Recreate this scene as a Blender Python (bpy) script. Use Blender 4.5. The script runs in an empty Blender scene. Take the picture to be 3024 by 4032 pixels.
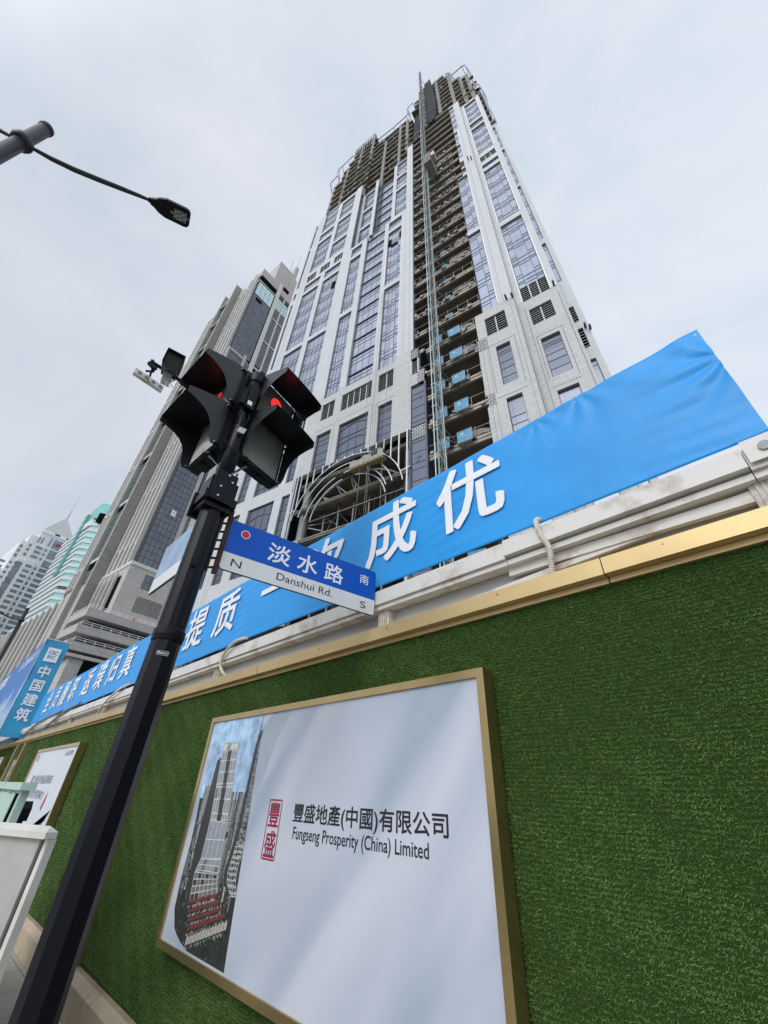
import bpy, math, random
import numpy as np
from mathutils import Vector, Matrix
random.seed(7); np.random.seed(7)
scene = bpy.context.scene
R_ = math.radians

# ------------------------------------------------------------------ camera
CAM = Vector((0, 0, 1.6))
ROT = Matrix(((0.7079027476640172, -0.38592240790963755, -0.5915552340424031),
              (0.7052131825369725, 0.43284726707754956, 0.5615314867036142),
              (0.039345482914936905, -0.8146822315827955, 0.5785713391773453)))
cam_d = bpy.data.cameras.new('camera'); cam = bpy.data.objects.new('camera', cam_d)
scene.collection.objects.link(cam)
rt = Vector((ROT[0][0], ROT[1][0], ROT[2][0])); dn = Vector((ROT[0][1], ROT[1][1], ROT[2][1])); fw = Vector((ROT[0][2], ROT[1][2], ROT[2][2]))
M3 = Matrix((rt, -dn, -fw)).transposed()
cam.matrix_world = Matrix.Translation(CAM) @ M3.to_4x4()
cam_d.sensor_fit = 'HORIZONTAL'; cam_d.sensor_width = 36.0; cam_d.lens = 36 * 1606.2 / 3024
cam_d.clip_start = 0.05; cam_d.clip_end = 5000
scene.camera = cam
scene.render.resolution_x = 768; scene.render.resolution_y = 1024

# ------------------------------------------------------------------ world / sun
SUN_DIR = Vector((0.18, -0.85, 0.62)).normalized()      # towards the veiled sun, behind the camera
w = bpy.data.worlds.new("World"); scene.world = w; w.use_nodes = True
nt = w.node_tree; nt.nodes.clear()
N = nt.nodes.new; L = nt.links.new
out = N('ShaderNodeOutputWorld')
sky = N('ShaderNodeTexSky'); sky.sky_type = 'NISHITA'; sky.sun_disc = False
sky.sun_elevation = math.asin(SUN_DIR.z); sky.sun_rotation = math.atan2(SUN_DIR.x, SUN_DIR.y)
sky.air_density = 1.0; sky.dust_density = 3.0
bgs = N('ShaderNodeBackground'); bgs.inputs[1].default_value = 0.10; L(sky.outputs[0], bgs.inputs[0])
tc = N('ShaderNodeTexCoord')
no = N('ShaderNodeTexNoise'); no.inputs['Scale'].default_value = 2.3; no.inputs['Detail'].default_value = 6; no.inputs['Roughness'].default_value = 0.55
no.inputs['Distortion'].default_value = 0.6
L(tc.outputs['Generated'], no.inputs['Vector'])
cr = N('ShaderNodeValToRGB')
cr.color_ramp.elements[0].position = 0.32; cr.color_ramp.elements[0].color = (0.625, 0.72, 0.82, 1)
cr.color_ramp.elements[1].position = 0.68; cr.color_ramp.elements[1].color = (0.85, 0.88, 0.965, 1)
L(no.outputs[0], cr.inputs[0])
def vdot(vec):
    d = N('ShaderNodeVectorMath'); d.operation = 'DOT_PRODUCT'; d.inputs[1].default_value = vec
    L(tc.outputs['Generated'], d.inputs[0]); return d
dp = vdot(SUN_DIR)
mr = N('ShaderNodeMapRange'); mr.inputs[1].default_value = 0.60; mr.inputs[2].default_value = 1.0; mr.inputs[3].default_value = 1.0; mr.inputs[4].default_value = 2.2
mr.interpolation_type = 'SMOOTHSTEP'  # extra glow added to the out-of-view sky around SUN_DIR to brighten the facades
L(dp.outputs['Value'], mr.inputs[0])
dx = vdot((0.75, 0.6, 0.25))                              # sky a little brighter to the right
mr2 = N('ShaderNodeMapRange'); mr2.inputs[1].default_value = -0.5; mr2.inputs[2].default_value = 0.75; mr2.inputs[3].default_value = 0.93; mr2.inputs[4].default_value = 1.10
L(dx.outputs['Value'], mr2.inputs[0])
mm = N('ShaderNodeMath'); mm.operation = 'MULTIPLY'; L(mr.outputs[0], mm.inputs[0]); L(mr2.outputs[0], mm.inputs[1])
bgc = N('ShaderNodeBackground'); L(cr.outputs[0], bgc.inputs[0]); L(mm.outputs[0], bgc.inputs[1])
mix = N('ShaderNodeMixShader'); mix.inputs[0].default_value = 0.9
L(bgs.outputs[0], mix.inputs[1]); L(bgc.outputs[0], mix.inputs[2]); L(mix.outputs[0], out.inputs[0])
sd = bpy.data.lights.new('sun', 'SUN'); sd.energy = 1.0; sd.angle = R_(25); sd.color = (1.0, 0.97, 0.92)
so = bpy.data.objects.new('sun', sd); scene.collection.objects.link(so)
so.rotation_euler = (-SUN_DIR).to_track_quat('-Z', 'Y').to_euler()
vs = scene.view_settings; vs.view_transform = 'Standard'; vs.look = 'None'; vs.exposure = 0.0; vs.gamma = 1.0

# ------------------------------------------------------------------ helpers
COL = scene.collection
def mat(name, col, rough=0.6, metal=0.0, var=0.0, vscale=3.0, bump=0.0, bscale=60.0, spec=0.5, coat=0.0, dirt=None):
    m = bpy.data.materials.new(name); m.use_nodes = True
    t = m.node_tree; b = t.nodes['Principled BSDF']
    b.inputs['Roughness'].default_value = rough; b.inputs['Metallic'].default_value = metal
    b.inputs['Specular IOR Level'].default_value = spec; b.inputs['Coat Weight'].default_value = coat
    b.inputs['Base Color'].default_value = (*col, 1)
    tcn = t.nodes.new('ShaderNodeTexCoord')
    if var > 0 or dirt:
        n = t.nodes.new('ShaderNodeTexNoise'); n.inputs['Scale'].default_value = vscale; n.inputs['Detail'].default_value = 6; n.inputs['Roughness'].default_value = 0.65
        t.links.new(tcn.outputs['Object'], n.inputs['Vector'])
        mx = t.nodes.new('ShaderNodeMix'); mx.data_type = 'RGBA'
        c2 = dirt if dirt else tuple(c * (1 - var) for c in col)
        mx.inputs['A'].default_value = (*[min(1, c * (1 + var * 0.6)) for c in col], 1); mx.inputs['B'].default_value = (*c2, 1)
        mp = t.nodes.new('ShaderNodeMapRange'); mp.inputs[1].default_value = 0.35 if not dirt else 0.5; mp.inputs[2].default_value = 0.68
        t.links.new(n.outputs[0], mp.inputs[0]); t.links.new(mp.outputs[0], mx.inputs['Factor']); t.links.new(mx.outputs['Result'], b.inputs['Base Color'])
    if bump > 0:
        n2 = t.nodes.new('ShaderNodeTexNoise'); n2.inputs['Scale'].default_value = bscale; n2.inputs['Detail'].default_value = 4
        t.links.new(tcn.outputs['Object'], n2.inputs['Vector'])
        bp = t.nodes.new('ShaderNodeBump'); bp.inputs['Strength'].default_value = bump; bp.inputs['Distance'].default_value = 0.01
        t.links.new(n2.outputs[0], bp.inputs['Height']); t.links.new(bp.outputs[0], b.inputs['Normal'])
    return m

def panel_mat(name, col, bw, bh, mortar=0.012, mcol=None, rough=0.55, var=0.08, axes='XZ', offset=0.5, stain=0.10, vscale=0.25):
    """stone cladding: panels of slightly different tone with fine joints, laid on object coordinates"""
    m = bpy.data.materials.new(name); m.use_nodes = True; t = m.node_tree; b = t.nodes['Principled BSDF']
    b.inputs['Roughness'].default_value = rough
    tcn = t.nodes.new('ShaderNodeTexCoord'); sp = t.nodes.new('ShaderNodeSeparateXYZ'); cb = t.nodes.new('ShaderNodeCombineXYZ')
    t.links.new(tcn.outputs['Object'], sp.inputs[0])
    if axes == 'SUM':
        ad = t.nodes.new('ShaderNodeMath'); ad.operation = 'ADD'; t.links.new(sp.outputs[0], ad.inputs[0]); t.links.new(sp.outputs[1], ad.inputs[1]); t.links.new(ad.outputs[0], cb.inputs[0])
    else: t.links.new(sp.outputs['XYZ'.index(axes[0])], cb.inputs[0])
    t.links.new(sp.outputs[2], cb.inputs[1])
    br = t.nodes.new('ShaderNodeTexBrick'); br.inputs['Scale'].default_value = 1.0; br.offset = offset
    br.inputs['Brick Width'].default_value = bw; br.inputs['Row Height'].default_value = bh; br.inputs['Mortar Size'].default_value = mortar; br.inputs['Mortar Smooth'].default_value = 0.1
    br.inputs['Color1'].default_value = (*[c * (1 + var) for c in col], 1); br.inputs['Color2'].default_value = (*[c * (1 - var) for c in col], 1)
    br.inputs['Mortar'].default_value = (*(mcol or [c * 0.6 for c in col]), 1)
    t.links.new(cb.outputs[0], br.inputs['Vector'])
    n = t.nodes.new('ShaderNodeTexNoise'); n.inputs['Scale'].default_value = vscale; n.inputs['Detail'].default_value = 7; n.inputs['Roughness'].default_value = 0.7
    t.links.new(tcn.outputs['Object'], n.inputs['Vector'])
    mp = t.nodes.new('ShaderNodeMapRange'); mp.inputs[1].default_value = 0.3; mp.inputs[2].default_value = 0.7; mp.inputs[3].default_value = 1 - stain; mp.inputs[4].default_value = 1 + stain * 0.5
    t.links.new(n.outputs[0], mp.inputs[0])
    mu = t.nodes.new('ShaderNodeMix'); mu.data_type = 'RGBA'; mu.blend_type = 'MULTIPLY'; mu.inputs['Factor'].default_value = 1
    t.links.new(br.outputs[0], mu.inputs['A']); t.links.new(mp.outputs[0], mu.inputs['B']); t.links.new(mu.outputs['Result'], b.inputs['Base Color'])
    return m

def glass_mat(name, col, cell=(1.4, 1.3), rough=0.08, metal=0.75, var=0.25, wob=0.03):
    """reflective facade glass, every pane tilted and toned a little differently"""
    m = bpy.data.materials.new(name); m.use_nodes = True; t = m.node_tree; b = t.nodes['Principled BSDF']
    b.inputs['Roughness'].default_value = rough; b.inputs['Metallic'].default_value = metal
    tcn = t.nodes.new('ShaderNodeTexCoord'); vm = t.nodes.new('ShaderNodeVectorMath'); vm.operation = 'DIVIDE'; vm.inputs[1].default_value = (cell[0], cell[0], cell[1])
    t.links.new(tcn.outputs['Object'], vm.inputs[0])
    fl = t.nodes.new('ShaderNodeVectorMath'); fl.operation = 'FLOOR'; t.links.new(vm.outputs[0], fl.inputs[0])
    wn = t.nodes.new('ShaderNodeTexWhiteNoise'); t.links.new(fl.outputs[0], wn.inputs['Vector'])
    mx = t.nodes.new('ShaderNodeMix'); mx.data_type = 'RGBA'
    mx.inputs['A'].default_value = (*col, 1); mx.inputs['B'].default_value = (*[c * (1 - var) for c in col], 1)
    t.links.new(wn.outputs['Value'], mx.inputs['Factor']); t.links.new(mx.outputs['Result'], b.inputs['Base Color'])
    ge = t.nodes.new('ShaderNodeNewGeometry'); sb = t.nodes.new('ShaderNodeVectorMath'); sb.operation = 'SUBTRACT'; sb.inputs[1].default_value = (0.5, 0.5, 0.5)
    t.links.new(wn.outputs['Color'], sb.inputs[0])
    sc = t.nodes.new('ShaderNodeVectorMath'); sc.operation = 'SCALE'; sc.inputs['Scale'].default_value = wob; t.links.new(sb.outputs[0], sc.inputs[0])
    ad = t.nodes.new('ShaderNodeVectorMath'); ad.operation = 'ADD'; t.links.new(ge.outputs['Normal'], ad.inputs[0]); t.links.new(sc.outputs[0], ad.inputs[1])
    nr = t.nodes.new('ShaderNodeVectorMath'); nr.operation = 'NORMALIZE'; t.links.new(ad.outputs[0], nr.inputs[0]); t.links.new(nr.outputs[0], b.inputs['Normal'])
    return m

def emis(name, col, s):
    m = bpy.data.materials.new(name); m.use_nodes = True; b = m.node_tree.nodes['Principled BSDF']
    b.inputs['Base Color'].default_value = (*[c * 0.5 for c in col], 1); b.inputs['Emission Color'].default_value = (*col, 1); b.inputs['Emission Strength'].default_value = s
    return m

class MB:
    def __init__(s, off=(0, 0, 0)): s.v = []; s.f = []; s.m = []; s.o = Vector(off)
    def face(s, pts, mi=0):
        b = len(s.v); s.v += [tuple(Vector(p) - s.o) for p in pts]; s.f.append(tuple(range(b, b + len(pts)))); s.m.append(mi)
    def box(s, x0, x1, y0, y1, z0, z1, mi=0):
        if x0 > x1: x0, x1 = x1, x0
        if y0 > y1: y0, y1 = y1, y0
        if z0 > z1: z0, z1 = z1, z0
        p = [(x, y, z) for z in (z0, z1) for y in (y0, y1) for x in (x0, x1)]
        s._hex(p, mi)
    def _hex(s, p, mi):
        b = len(s.v); s.v += [tuple(Vector(q) - s.o) for q in p]
        for f in ((0, 2, 3, 1), (4, 5, 7, 6), (0, 1, 5, 4), (2, 6, 7, 3), (0, 4, 6, 2), (1, 3, 7, 5)):
            s.f.append(tuple(b + i for i in f)); s.m.append(mi)
    def obox(s, c, u, v, w, mi=0):
        """box from corner c spanned by vectors u, v, w"""
        c, u, v, w = map(Vector, (c, u, v, w))
        s._hex([c, c + u, c + v, c + u + v, c + w, c + u + w, c + v + w, c + u + v + w], mi)
    def beam(s, p, q, wd, ht=None, mi=0, up=(0, 0, 1)):
        p, q = Vector(p), Vector(q); d = (q - p); 
        if d.length < 1e-6: return
        ht = ht or wd; dd = d.normalized(); u = Vector(up)
        if abs(dd.dot(u)) > 0.98: u = Vector((0, 1, 0)) if abs(dd.y) < 0.9 else Vector((1, 0, 0))
        a = dd.cross(u).normalized() * wd; b = a.cross(dd).normalized() * ht
        s.obox(p - a / 2 - b / 2, a, b, d, mi)
    def tube(s, pts, r, n=8, mi=0, cap=True):
        pts = [Vector(p) for p in pts]; rs = r if isinstance(r, (list, tuple)) else [r] * len(pts)
        rings = []; ref = None
        for i, p in enumerate(pts):
            d = (pts[min(i + 1, len(pts) - 1)] - pts[max(i - 1, 0)]).normalized()
            if ref is None:
                ref = Vector((0, 0, 1)) if abs(d.z) < 0.9 else Vector((1, 0, 0))
            a = d.cross(ref).normalized(); b = d.cross(a).normalized(); ref = a.cross(d).normalized() if abs(d.dot(ref)) > 0.95 else ref
            base = len(s.v)
            for k in range(n):
                t = 2 * math.pi * (k + 0.5) / n
                s.v.append(tuple(p + a * math.cos(t) * rs[i] + b * math.sin(t) * rs[i] - s.o))
            rings.append(base)
        for i in range(len(rings) - 1):
            for k in range(n):
                k2 = (k + 1) % n
                s.f.append((rings[i] + k, rings[i] + k2, rings[i + 1] + k2, rings[i + 1] + k)); s.m.append(mi)
        if cap:
            s.f.append(tuple(rings[0] + k for k in range(n))); s.m.append(mi)
            s.f.append(tuple(rings[-1] + n - 1 - k for k in range(n))); s.m.append(mi)
    def grid(s, fn, nu, nv, mi=0):
        b = len(s.v)
        for j in range(nv + 1):
            for i in range(nu + 1): s.v.append(tuple(Vector(fn(i / nu, j / nv)) - s.o))
        for j in range(nv):
            for i in range(nu):
                a = b + j * (nu + 1) + i; s.f.append((a, a + 1, a + nu + 2, a + nu + 1)); s.m.append(mi)
    def prism(s, poly, d, mi=0):
        """poly: list of 3D points, d: extrusion vector"""
        d = Vector(d); n = len(poly); P = [Vector(p) for p in poly]
        s.face(P[::-1], mi); s.face([p + d for p in P], mi)
        for i in range(n): s.face([P[i], P[(i + 1) % n], P[(i + 1) % n] + d, P[i] + d], mi)
    def text(s, body, o, u, v, w=None, h=None, em=None, bold=0.0, mi=0, shear=0, fat=0):
        if fat:
            nn = Vector(u).cross(Vector(v))
            for k, (a, b) in enumerate(((0, 0), (1, 0), (-1, 0), (0, 1), (0, -1), (.7, .7), (-.7, -.7), (-.7, .7), (.7, -.7))): s.text(body, Vector(o) + Vector(u) * fat * a + Vector(v) * fat * b + nn * (.0001 * k), u, v, w, h, em, 0, mi, shear)
            return
        """flat lettering; o = lower-left, u/v = unit directions. em: scale by em size, else fit bbox to w x h"""
        c = bpy.data.curves.new('t', 'FONT'); c.body = body; c.size = 1; c.offset = bold; c.resolution_u = 3; c.shear = shear; c.fill_mode = 'FRONT'
        ob = bpy.data.objects.new('t', c); COL.objects.link(ob)
        dg = bpy.context.evaluated_depsgraph_get(); dg.update()
        me = bpy.data.meshes.new_from_object(ob.evaluated_get(dg))
        bpy.data.objects.remove(ob); bpy.data.curves.remove(c)
        if len(me.vertices) == 0: return
        co = np.array([q.co[:] for q in me.vertices])
        x0, y0 = co[:, 0].min(), co[:, 1].min(); x1, y1 = co[:, 0].max(), co[:, 1].max()
        if em: sx = sy = em; x0 = 0; y0 = -0.12
        else:
            sy = (h / (y1 - y0)) if h else None; sx = (w / (x1 - x0)) if w else sy
            if sy is None: sy = sx
        o, u, v = Vector(o), Vector(u), Vector(v); b = len(s.v)
        for q in co: s.v.append(tuple(o + u * ((q[0] - x0) * sx) + v * ((q[1] - y0) * sy) - s.o))
        for p in me.polygons: s.f.append(tuple(b + i for i in p.vertices)); s.m.append(mi)
        bpy.data.meshes.remove(me)
    def build(s, name, mats, parent=None, smooth=False, kind=None):
        me = bpy.data.meshes.new(name); me.from_pydata(s.v, [], s.f); me.update()
        if not isinstance(mats, (list, tuple)): mats = [mats]
        for m in mats: me.materials.append(m)
        if len(mats) > 1: me.polygons.foreach_set('material_index', s.m)
        if smooth: me.polygons.foreach_set('use_smooth', [True] * len(me.polygons))
        ob = bpy.data.objects.new(name, me); COL.objects.link(ob)
        if parent: ob.parent = parent
        if kind: ob['kind'] = kind
        return ob
def tag(o, label, cat, group=None):
    o['label'] = label; o['category'] = cat
    if group: o['group'] = group
    return o
def empty(name, loc, rz=0, label=None, cat=None, group=None):
    o = bpy.data.objects.new(name, None); COL.objects.link(o); o.location = loc; o.rotation_euler = (0, 0, rz)
    if label: tag(o, label, cat, group)
    return o

# ------------------------------------------------------------------ materials
M = {}
M['stoneU'] = panel_mat('tower_stone_upper', (0.57, 0.59, 0.60), 1.15, 0.95, 0.016, (0.50, 0.51, 0.52), var=0.025, stain=0.07, offset=0.0)
M['stoneL'] = panel_mat('tower_stone_lower', (0.515, 0.52, 0.51), 1.15, 0.55, 0.020, (0.37, 0.37, 0.35), var=0.04, stain=0.09)
M['glassU'] = glass_mat('tower_glass', (0.345, 0.375, 0.455), (1.0, 1.33), var=0.24, rough=0.16, wob=.02)
M['glassL'] = glass_mat('tower_glass_lower', (0.125, 0.145, 0.185), (4.0, 1.3), var=0.15, rough=0.22, metal=.6, wob=.015)
M['mull'] = mat('mullion_grey', (0.07, 0.075, 0.11), 0.4, 0.3)
M['mull_l'] = mat('mullion_light', (0.35, 0.38, 0.40), 0.4, 0.3)
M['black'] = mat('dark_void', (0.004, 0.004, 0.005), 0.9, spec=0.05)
M['slat'] = mat('louver_slat', (0.42, 0.46, 0.45), 0.5, 0.2)
M['white'] = mat('white_trim', (0.85, 0.86, 0.86), 0.5)
M['conc'] = mat('raw_concrete', (0.27, 0.25, 0.21), 0.85, var=0.35, vscale=0.8)
M['conc_l'] = mat('pale_concrete', (0.29, 0.27, 0.225), 0.85, var=0.4, vscale=1.5)
M['conc_p'] = mat('beige_concrete_edge', (0.46, 0.41, 0.34), 0.8, var=0.3, vscale=1.2)
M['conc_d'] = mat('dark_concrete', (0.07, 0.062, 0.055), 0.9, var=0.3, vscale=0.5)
M['conc_s'] = mat('slab_soffit', (0.25, 0.215, 0.175), 0.9, var=0.3, vscale=0.7)
M['galv'] = mat('galvanised_steel', (0.52, 0.56, 0.56), 0.4, 0.5)
M['steel'] = mat('grey_steel', (0.22, 0.24, 0.24), 0.5, 0.3, var=0.2)
M['rust'] = mat('rusty_steel', (0.055, 0.028, 0.020), 0.8, 0.2, var=0.4, vscale=20)
M['teal'] = mat('teal_pipe', (0.20, 0.36, 0.38), 0.5)
M['purple'] = mat('purple_pipe', (0.34, 0.30, 0.50), 0.5)
M['net'] = mat('black_net', (0.02, 0.02, 0.03), 0.9, var=0.4, vscale=2)
M['gate'] = mat('blue_mesh_gate', (0.12, 0.33, 0.52), 0.6, var=0.2, vscale=3)
M['text_w'] = mat('white_lettering', (0.86, 0.87, 0.90), 0.5)
M['blackmetal'] = mat('black_painted_metal', (0.0035, 0.004, 0.008), 0.36, 0.0, spec=0.20, bump=0.12, bscale=180)
M['lampmetal'] = mat('lamp_grey_metal', (0.030, 0.030, 0.034), 0.45, 0.2)

# ------------------------------------------------------------------ ground
g = MB(); g.box(-900, 500, -400, 900, -1.0, -0.12); gr = g.build('ground', mat('earth', (0.16, 0.15, 0.13), 0.95, var=0.3, vscale=0.2)); gr['kind'] = 'structure'
g = MB(); g.box(-300, 100, -30, -4.6, -0.12, -0.115); rd = g.build('road', mat('asphalt', (0.05, 0.05, 0.052), 0.9, var=0.2, vscale=8, bump=0.3, bscale=200)); rd['kind'] = 'structure'
g = MB(); g.box(-120, 30, -4.55, 1.95, -0.11, 0.0); g.box(-120, 30, -4.7, -4.55, -0.11, 0.0)
pv = g.build('pavement', panel_mat('pavement_stone', (0.40, 0.37, 0.33), 0.62, 0.6, 0.008, (0.22, 0.20, 0.18), axes='XZ', var=0.06, stain=0.25, vscale=2.0)); pv['kind'] = 'structure'
# paving joints run on x/y: rewire the brick lookup
t = pv.data.materials[0].node_tree; sp = [n for n in t.nodes if n.bl_idname == 'ShaderNodeSeparateXYZ'][0]; cb = [n for n in t.nodes if n.bl_idname == 'ShaderNodeCombineXYZ'][0]
t.links.new(sp.outputs[1], cb.inputs[1])

# ------------------------------------------------------------------ fence (hoarding)
FY = 1.944
M['gold'] = mat('gold_brushed_metal', (0.60, 0.45, 0.225), 0.5, 0.75, var=0.10, vscale=2.5)
M['bronze'] = mat('bronze_trim', (0.42, 0.32, 0.15), 0.38, 0.8, var=0.15, vscale=4)
M['offw'] = mat('offwhite_steel', (0.70, 0.68, 0.64), 0.5, 0.0, dirt=(0.42, 0.36, 0.29), vscale=5, bump=0.1, bscale=40)
M['sheet'] = mat('pale_grey_sheet', (0.50, 0.50, 0.50), 0.5, 0.1, var=0.12, vscale=1.5, bump=0.1, bscale=120)
M['rustw'] = mat('rust_stained_white', (0.60, 0.56, 0.50), 0.6, 0.0, dirt=(0.22, 0.11, 0.06), vscale=9)
M['skirt'] = panel_mat('skirting_stone', (0.46, 0.36, 0.25), 1.2, 5.0, 0.006, (0.25, 0.2, 0.14), var=0.06, stain=0.3, vscale=5, offset=0)
fence = empty('site_hoarding', (-10, FY, 0), 0, 'long site hoarding clad in artificial turf with gold coping', 'fence')
FO = (-10, FY, 0)
m = MB(FO); m.box(-60, 6, FY + 0.012, FY + 0.05, 0, 2.50); m.build('backing_board', mat('backing_dark_green', (0.03, 0.065, 0.016), 0.95, spec=0.1), fence)
# turf: individual plastic blades on the face
def turf():
    xs = []; rng = np.random.default_rng(3)
    for (x0, x1, dens, ln, wd) in ((-6.2, 2.2, 60000, 0.0125, 0.0026), (-11, -6.2, 16000, 0.016, 0.0045), (-22, -11, 4500, 0.026, 0.008)):
        n = int((x1 - x0) * 2.22 * dens); p = np.stack([rng.uniform(x0, x1, n), np.full(n, FY + 0.010), rng.uniform(0.27, 2.49, n)], 1)
        # tufts stand in slightly uneven horizontal rows
        row = 0.0165 if x0 > -7 else 0.028
        p[:, 2] = np.round(p[:, 2] / row) * row + rng.normal(0, row * 0.20, n) + 0.004 * np.sin(p[:, 0] * 3)
        p[:, 2] = np.clip(p[:, 2], 0.262, 2.475)
        # big soft undulations of how the pile lies
        a = np.sin(p[:, 0] * 4.1 + np.sin(p[:, 2] * 5.3) * 1.7) * 0.25 + np.sin(p[:, 0] * 17 + p[:, 2] * 23) * 0.2
        d = np.stack([rng.normal(0.0, 0.55, n) + a * 0.7, -np.abs(rng.normal(0.85, 0.25, n)), rng.normal(0.05, 0.50, n) + a], 1)
        d /= np.linalg.norm(d, axis=1, keepdims=True); l = ln * rng.uniform(0.6, 1.25, n)[:, None]
        s = np.cross(d, rng.normal(0, 1, (n, 3))); s /= np.linalg.norm(s, axis=1, keepdims=True); s *= wd / 2
        xs.append((p, d, l, s, rng.uniform(0, 1, n)))
    P = np.concatenate([q[0] for q in xs]); D = np.concatenate([q[1] * q[2] for q in xs]); S = np.concatenate([q[3] for q in xs]); C = np.concatenate([q[4] for q in xs])
    n = len(P); V = np.empty((n, 3, 3)); V[:, 0] = P - S; V[:, 1] = P + S; V[:, 2] = P + D
    V -= np.array(FO)
    me = bpy.data.meshes.new('turf'); me.vertices.add(n * 3); me.vertices.foreach_set('co', V.ravel())
    me.loops.add(n * 3); me.loops.foreach_set('vertex_index', np.arange(n * 3, dtype=np.int32))
    me.polygons.add(n); me.polygons.foreach_set('loop_start', np.arange(0, n * 3, 3, dtype=np.int32)); me.update()
    at = me.attributes.new('tone', 'FLOAT', 'FACE'); at.data.foreach_set('value', C.astype(np.float32))
    mt = bpy.data.materials.new('turf_blades'); mt.use_nodes = True; t = mt.node_tree; b = t.nodes['Principled BSDF']
    an = t.nodes.new('ShaderNodeAttribute'); an.attribute_name = 'tone'; r = t.nodes.new('ShaderNodeValToRGB')
    e = r.color_ramp.elements; e[0].color = (0.085, 0.16, 0.042, 1); e[1].color = (0.28, 0.41, 0.13, 1); e[1].position = 1.0
    x = e.new(0.55); x.color = (0.135, 0.235, 0.062, 1); x = e.new(0.92); x.color = (0.18, 0.29, 0.080, 1)
    t.links.new(an.outputs['Fac'], r.inputs[0]); t.links.new(r.outputs[0], b.inputs['Base Color']); b.inputs['Roughness'].default_value = 0.55; b.inputs['Specular IOR Level'].default_value = 0.3
    me.materials.append(mt); ob = bpy.data.objects.new('turf_cover', me); COL.objects.link(ob); ob.parent = fence
turf()
# gold coping in lengths with tight joints, rebated underside
cx = -45.2
for i, x1 in enumerate([-42, -39, -36, -33, -30, -27, -24, -21, -18, -15, -12, -9, -6, -3.55, -0.5, 3, 6]):
    m = MB(FO); j = 0.0015 * ((i * 7) % 3 - 1)
    m.box(cx + 0.003, x1 - 0.003, FY - 0.062 + j, FY + 0.06, 2.490, 2.572 + j)
    m.box(cx + 0.003, x1 - 0.003, FY - 0.014, FY + 0.008, 2.462, 2.488)
    m.build('coping', M['gold'], fence); cx = x1
for x in (-5.86, -21.5, -29):
    m = MB(FO); m.box(x - 0.022, x + 0.022, FY - 0.045, FY + 0.01, 0.245, 2.45); m.build('vertical_trim', M['bronze'], fence)
for x in (-15.35, -14.30):
    m = MB(FO); m.box(x - 0.07, x + 0.07, FY - 0.08, FY + 0.01, 0.245, 2.45); m.build('vertical_trim', M['bronze'], fence)
m = MB(FO)
m.box(-15.2, -14.45, FY - 0.03, FY + 0.0, 1.2, 2.1, 1)
for z in (1.25, 1.45, 1.65, 1.85): m.box(-14.95, -14.7, FY - 0.05, FY - 0.03, z, z + 0.1, 0)
m.build('fixing_plate', [M['steel'], M['conc_l']], fence)
cx = -45.0
for i in range(22):
    x1 = cx + 2.35; m = MB(FO)
    prof = [(FY - 0.095, 0.0), (FY - 0.095, 0.20), (FY - 0.075, 0.215), (FY - 0.035, 0.250), (FY + 0.02, 0.250), (FY + 0.02, 0)]
    m.prism([(cx + 0.002, y, z) for y, z in prof], (2.346, 0, 0)); m.build('skirting', M['skirt'], fence); cx = x1
rr = random.Random(21)
for i in range(18):      # pan-head screws along the coping and drip-stained joints
    x = -14.6 + i * .85 + rr.uniform(-.1, .1); m = MB(FO); m.tube([(x, FY - 0.062, 2.548), (x, FY - 0.0655, 2.548)], .0055, 8); m.build('screw', M['bronze'], fence)
for x in (-3.55, -0.5, -6.0): m = MB(FO); m.box(x - .0022, x + .0022, FY - .0615, FY - .0605, 2.492, 2.571); m.build('joint_line', mat('joint_dark', (.05, .04, .02), .8), fence)
# white steel frame above the coping
m = MB(FO); m.box(-16.6, 6, FY + 0.062, FY + 0.075, 2.50, 2.74); m.build('steel_sheet', M['sheet'], fence)
cx = -16.5
for x1 in (-13.6, -10.7, -7.8, -4.95, -2.68, -0.98, 0.14, 3.0, 6.0):
    m = MB(FO); k = 0.012 if x1 == 0.14 else 0.0
    m.box(cx + 0.002, x1 - 0.002, FY - 0.055 - k, FY + 0.055, 2.745 + k, 2.848 + k * 0.5)
    m.box(cx + 0.002, x1 - 0.002, FY - 0.035, FY + 0.045, 2.712, 2.742)
    m.build('rail', M['offw'], fence); cx = x1
for x in (-16.3, -13.4, -10.9, -8.6, -6.6, -4.55, -2.0, 0.16, 2.2, 4.2):
    m = MB(FO); m.box(x - 0.055, x + 0.055, FY + 0.0, FY + 0.058, 2.50, 2.710)
    for q in (-0.03, -0.01, 0.01, 0.03): m.box(x + q - 0.004, x + q + 0.004, FY - 0.006, FY, 2.50, 2.710)
    m.build('post', M['rustw'], fence)
m = MB(FO)   # crossing angle irons seen under the rail on the right
m.beam((-1.0, FY + 0.02, 2.69), (2.2, FY + 0.03, 2.62), 0.03, 0.05); m.beam((-1.3, FY + 0.03, 2.60), (0.4, FY + 0.02, 2.70), 0.02, 0.03)
m.build('brace', M['offw'], fence)
m = MB(FO)   # slotted corner bracket above the right end of the rail
m.box(0.15, 0.44, FY - 0.075, FY - 0.069, 2.765, 2.875, 0)
n = 8; cc = (0.215, FY - 0.077, 2.818)
m.prism([(cc[0] + 0.022 * math.cos(2 * math.pi * (i + .5) / n), cc[1], cc[2] + 0.022 * math.sin(2 * math.pi * (i + .5) / n)) for i in range(n)], (0, -0.006, 0), 1)
m.box(0.27, 0.31, FY - 0.078, FY - 0.074, 2.845, 2.860, 2)
m.build('corner_bracket', [M['offw'], M['steel'], M['black']], fence)

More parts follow.
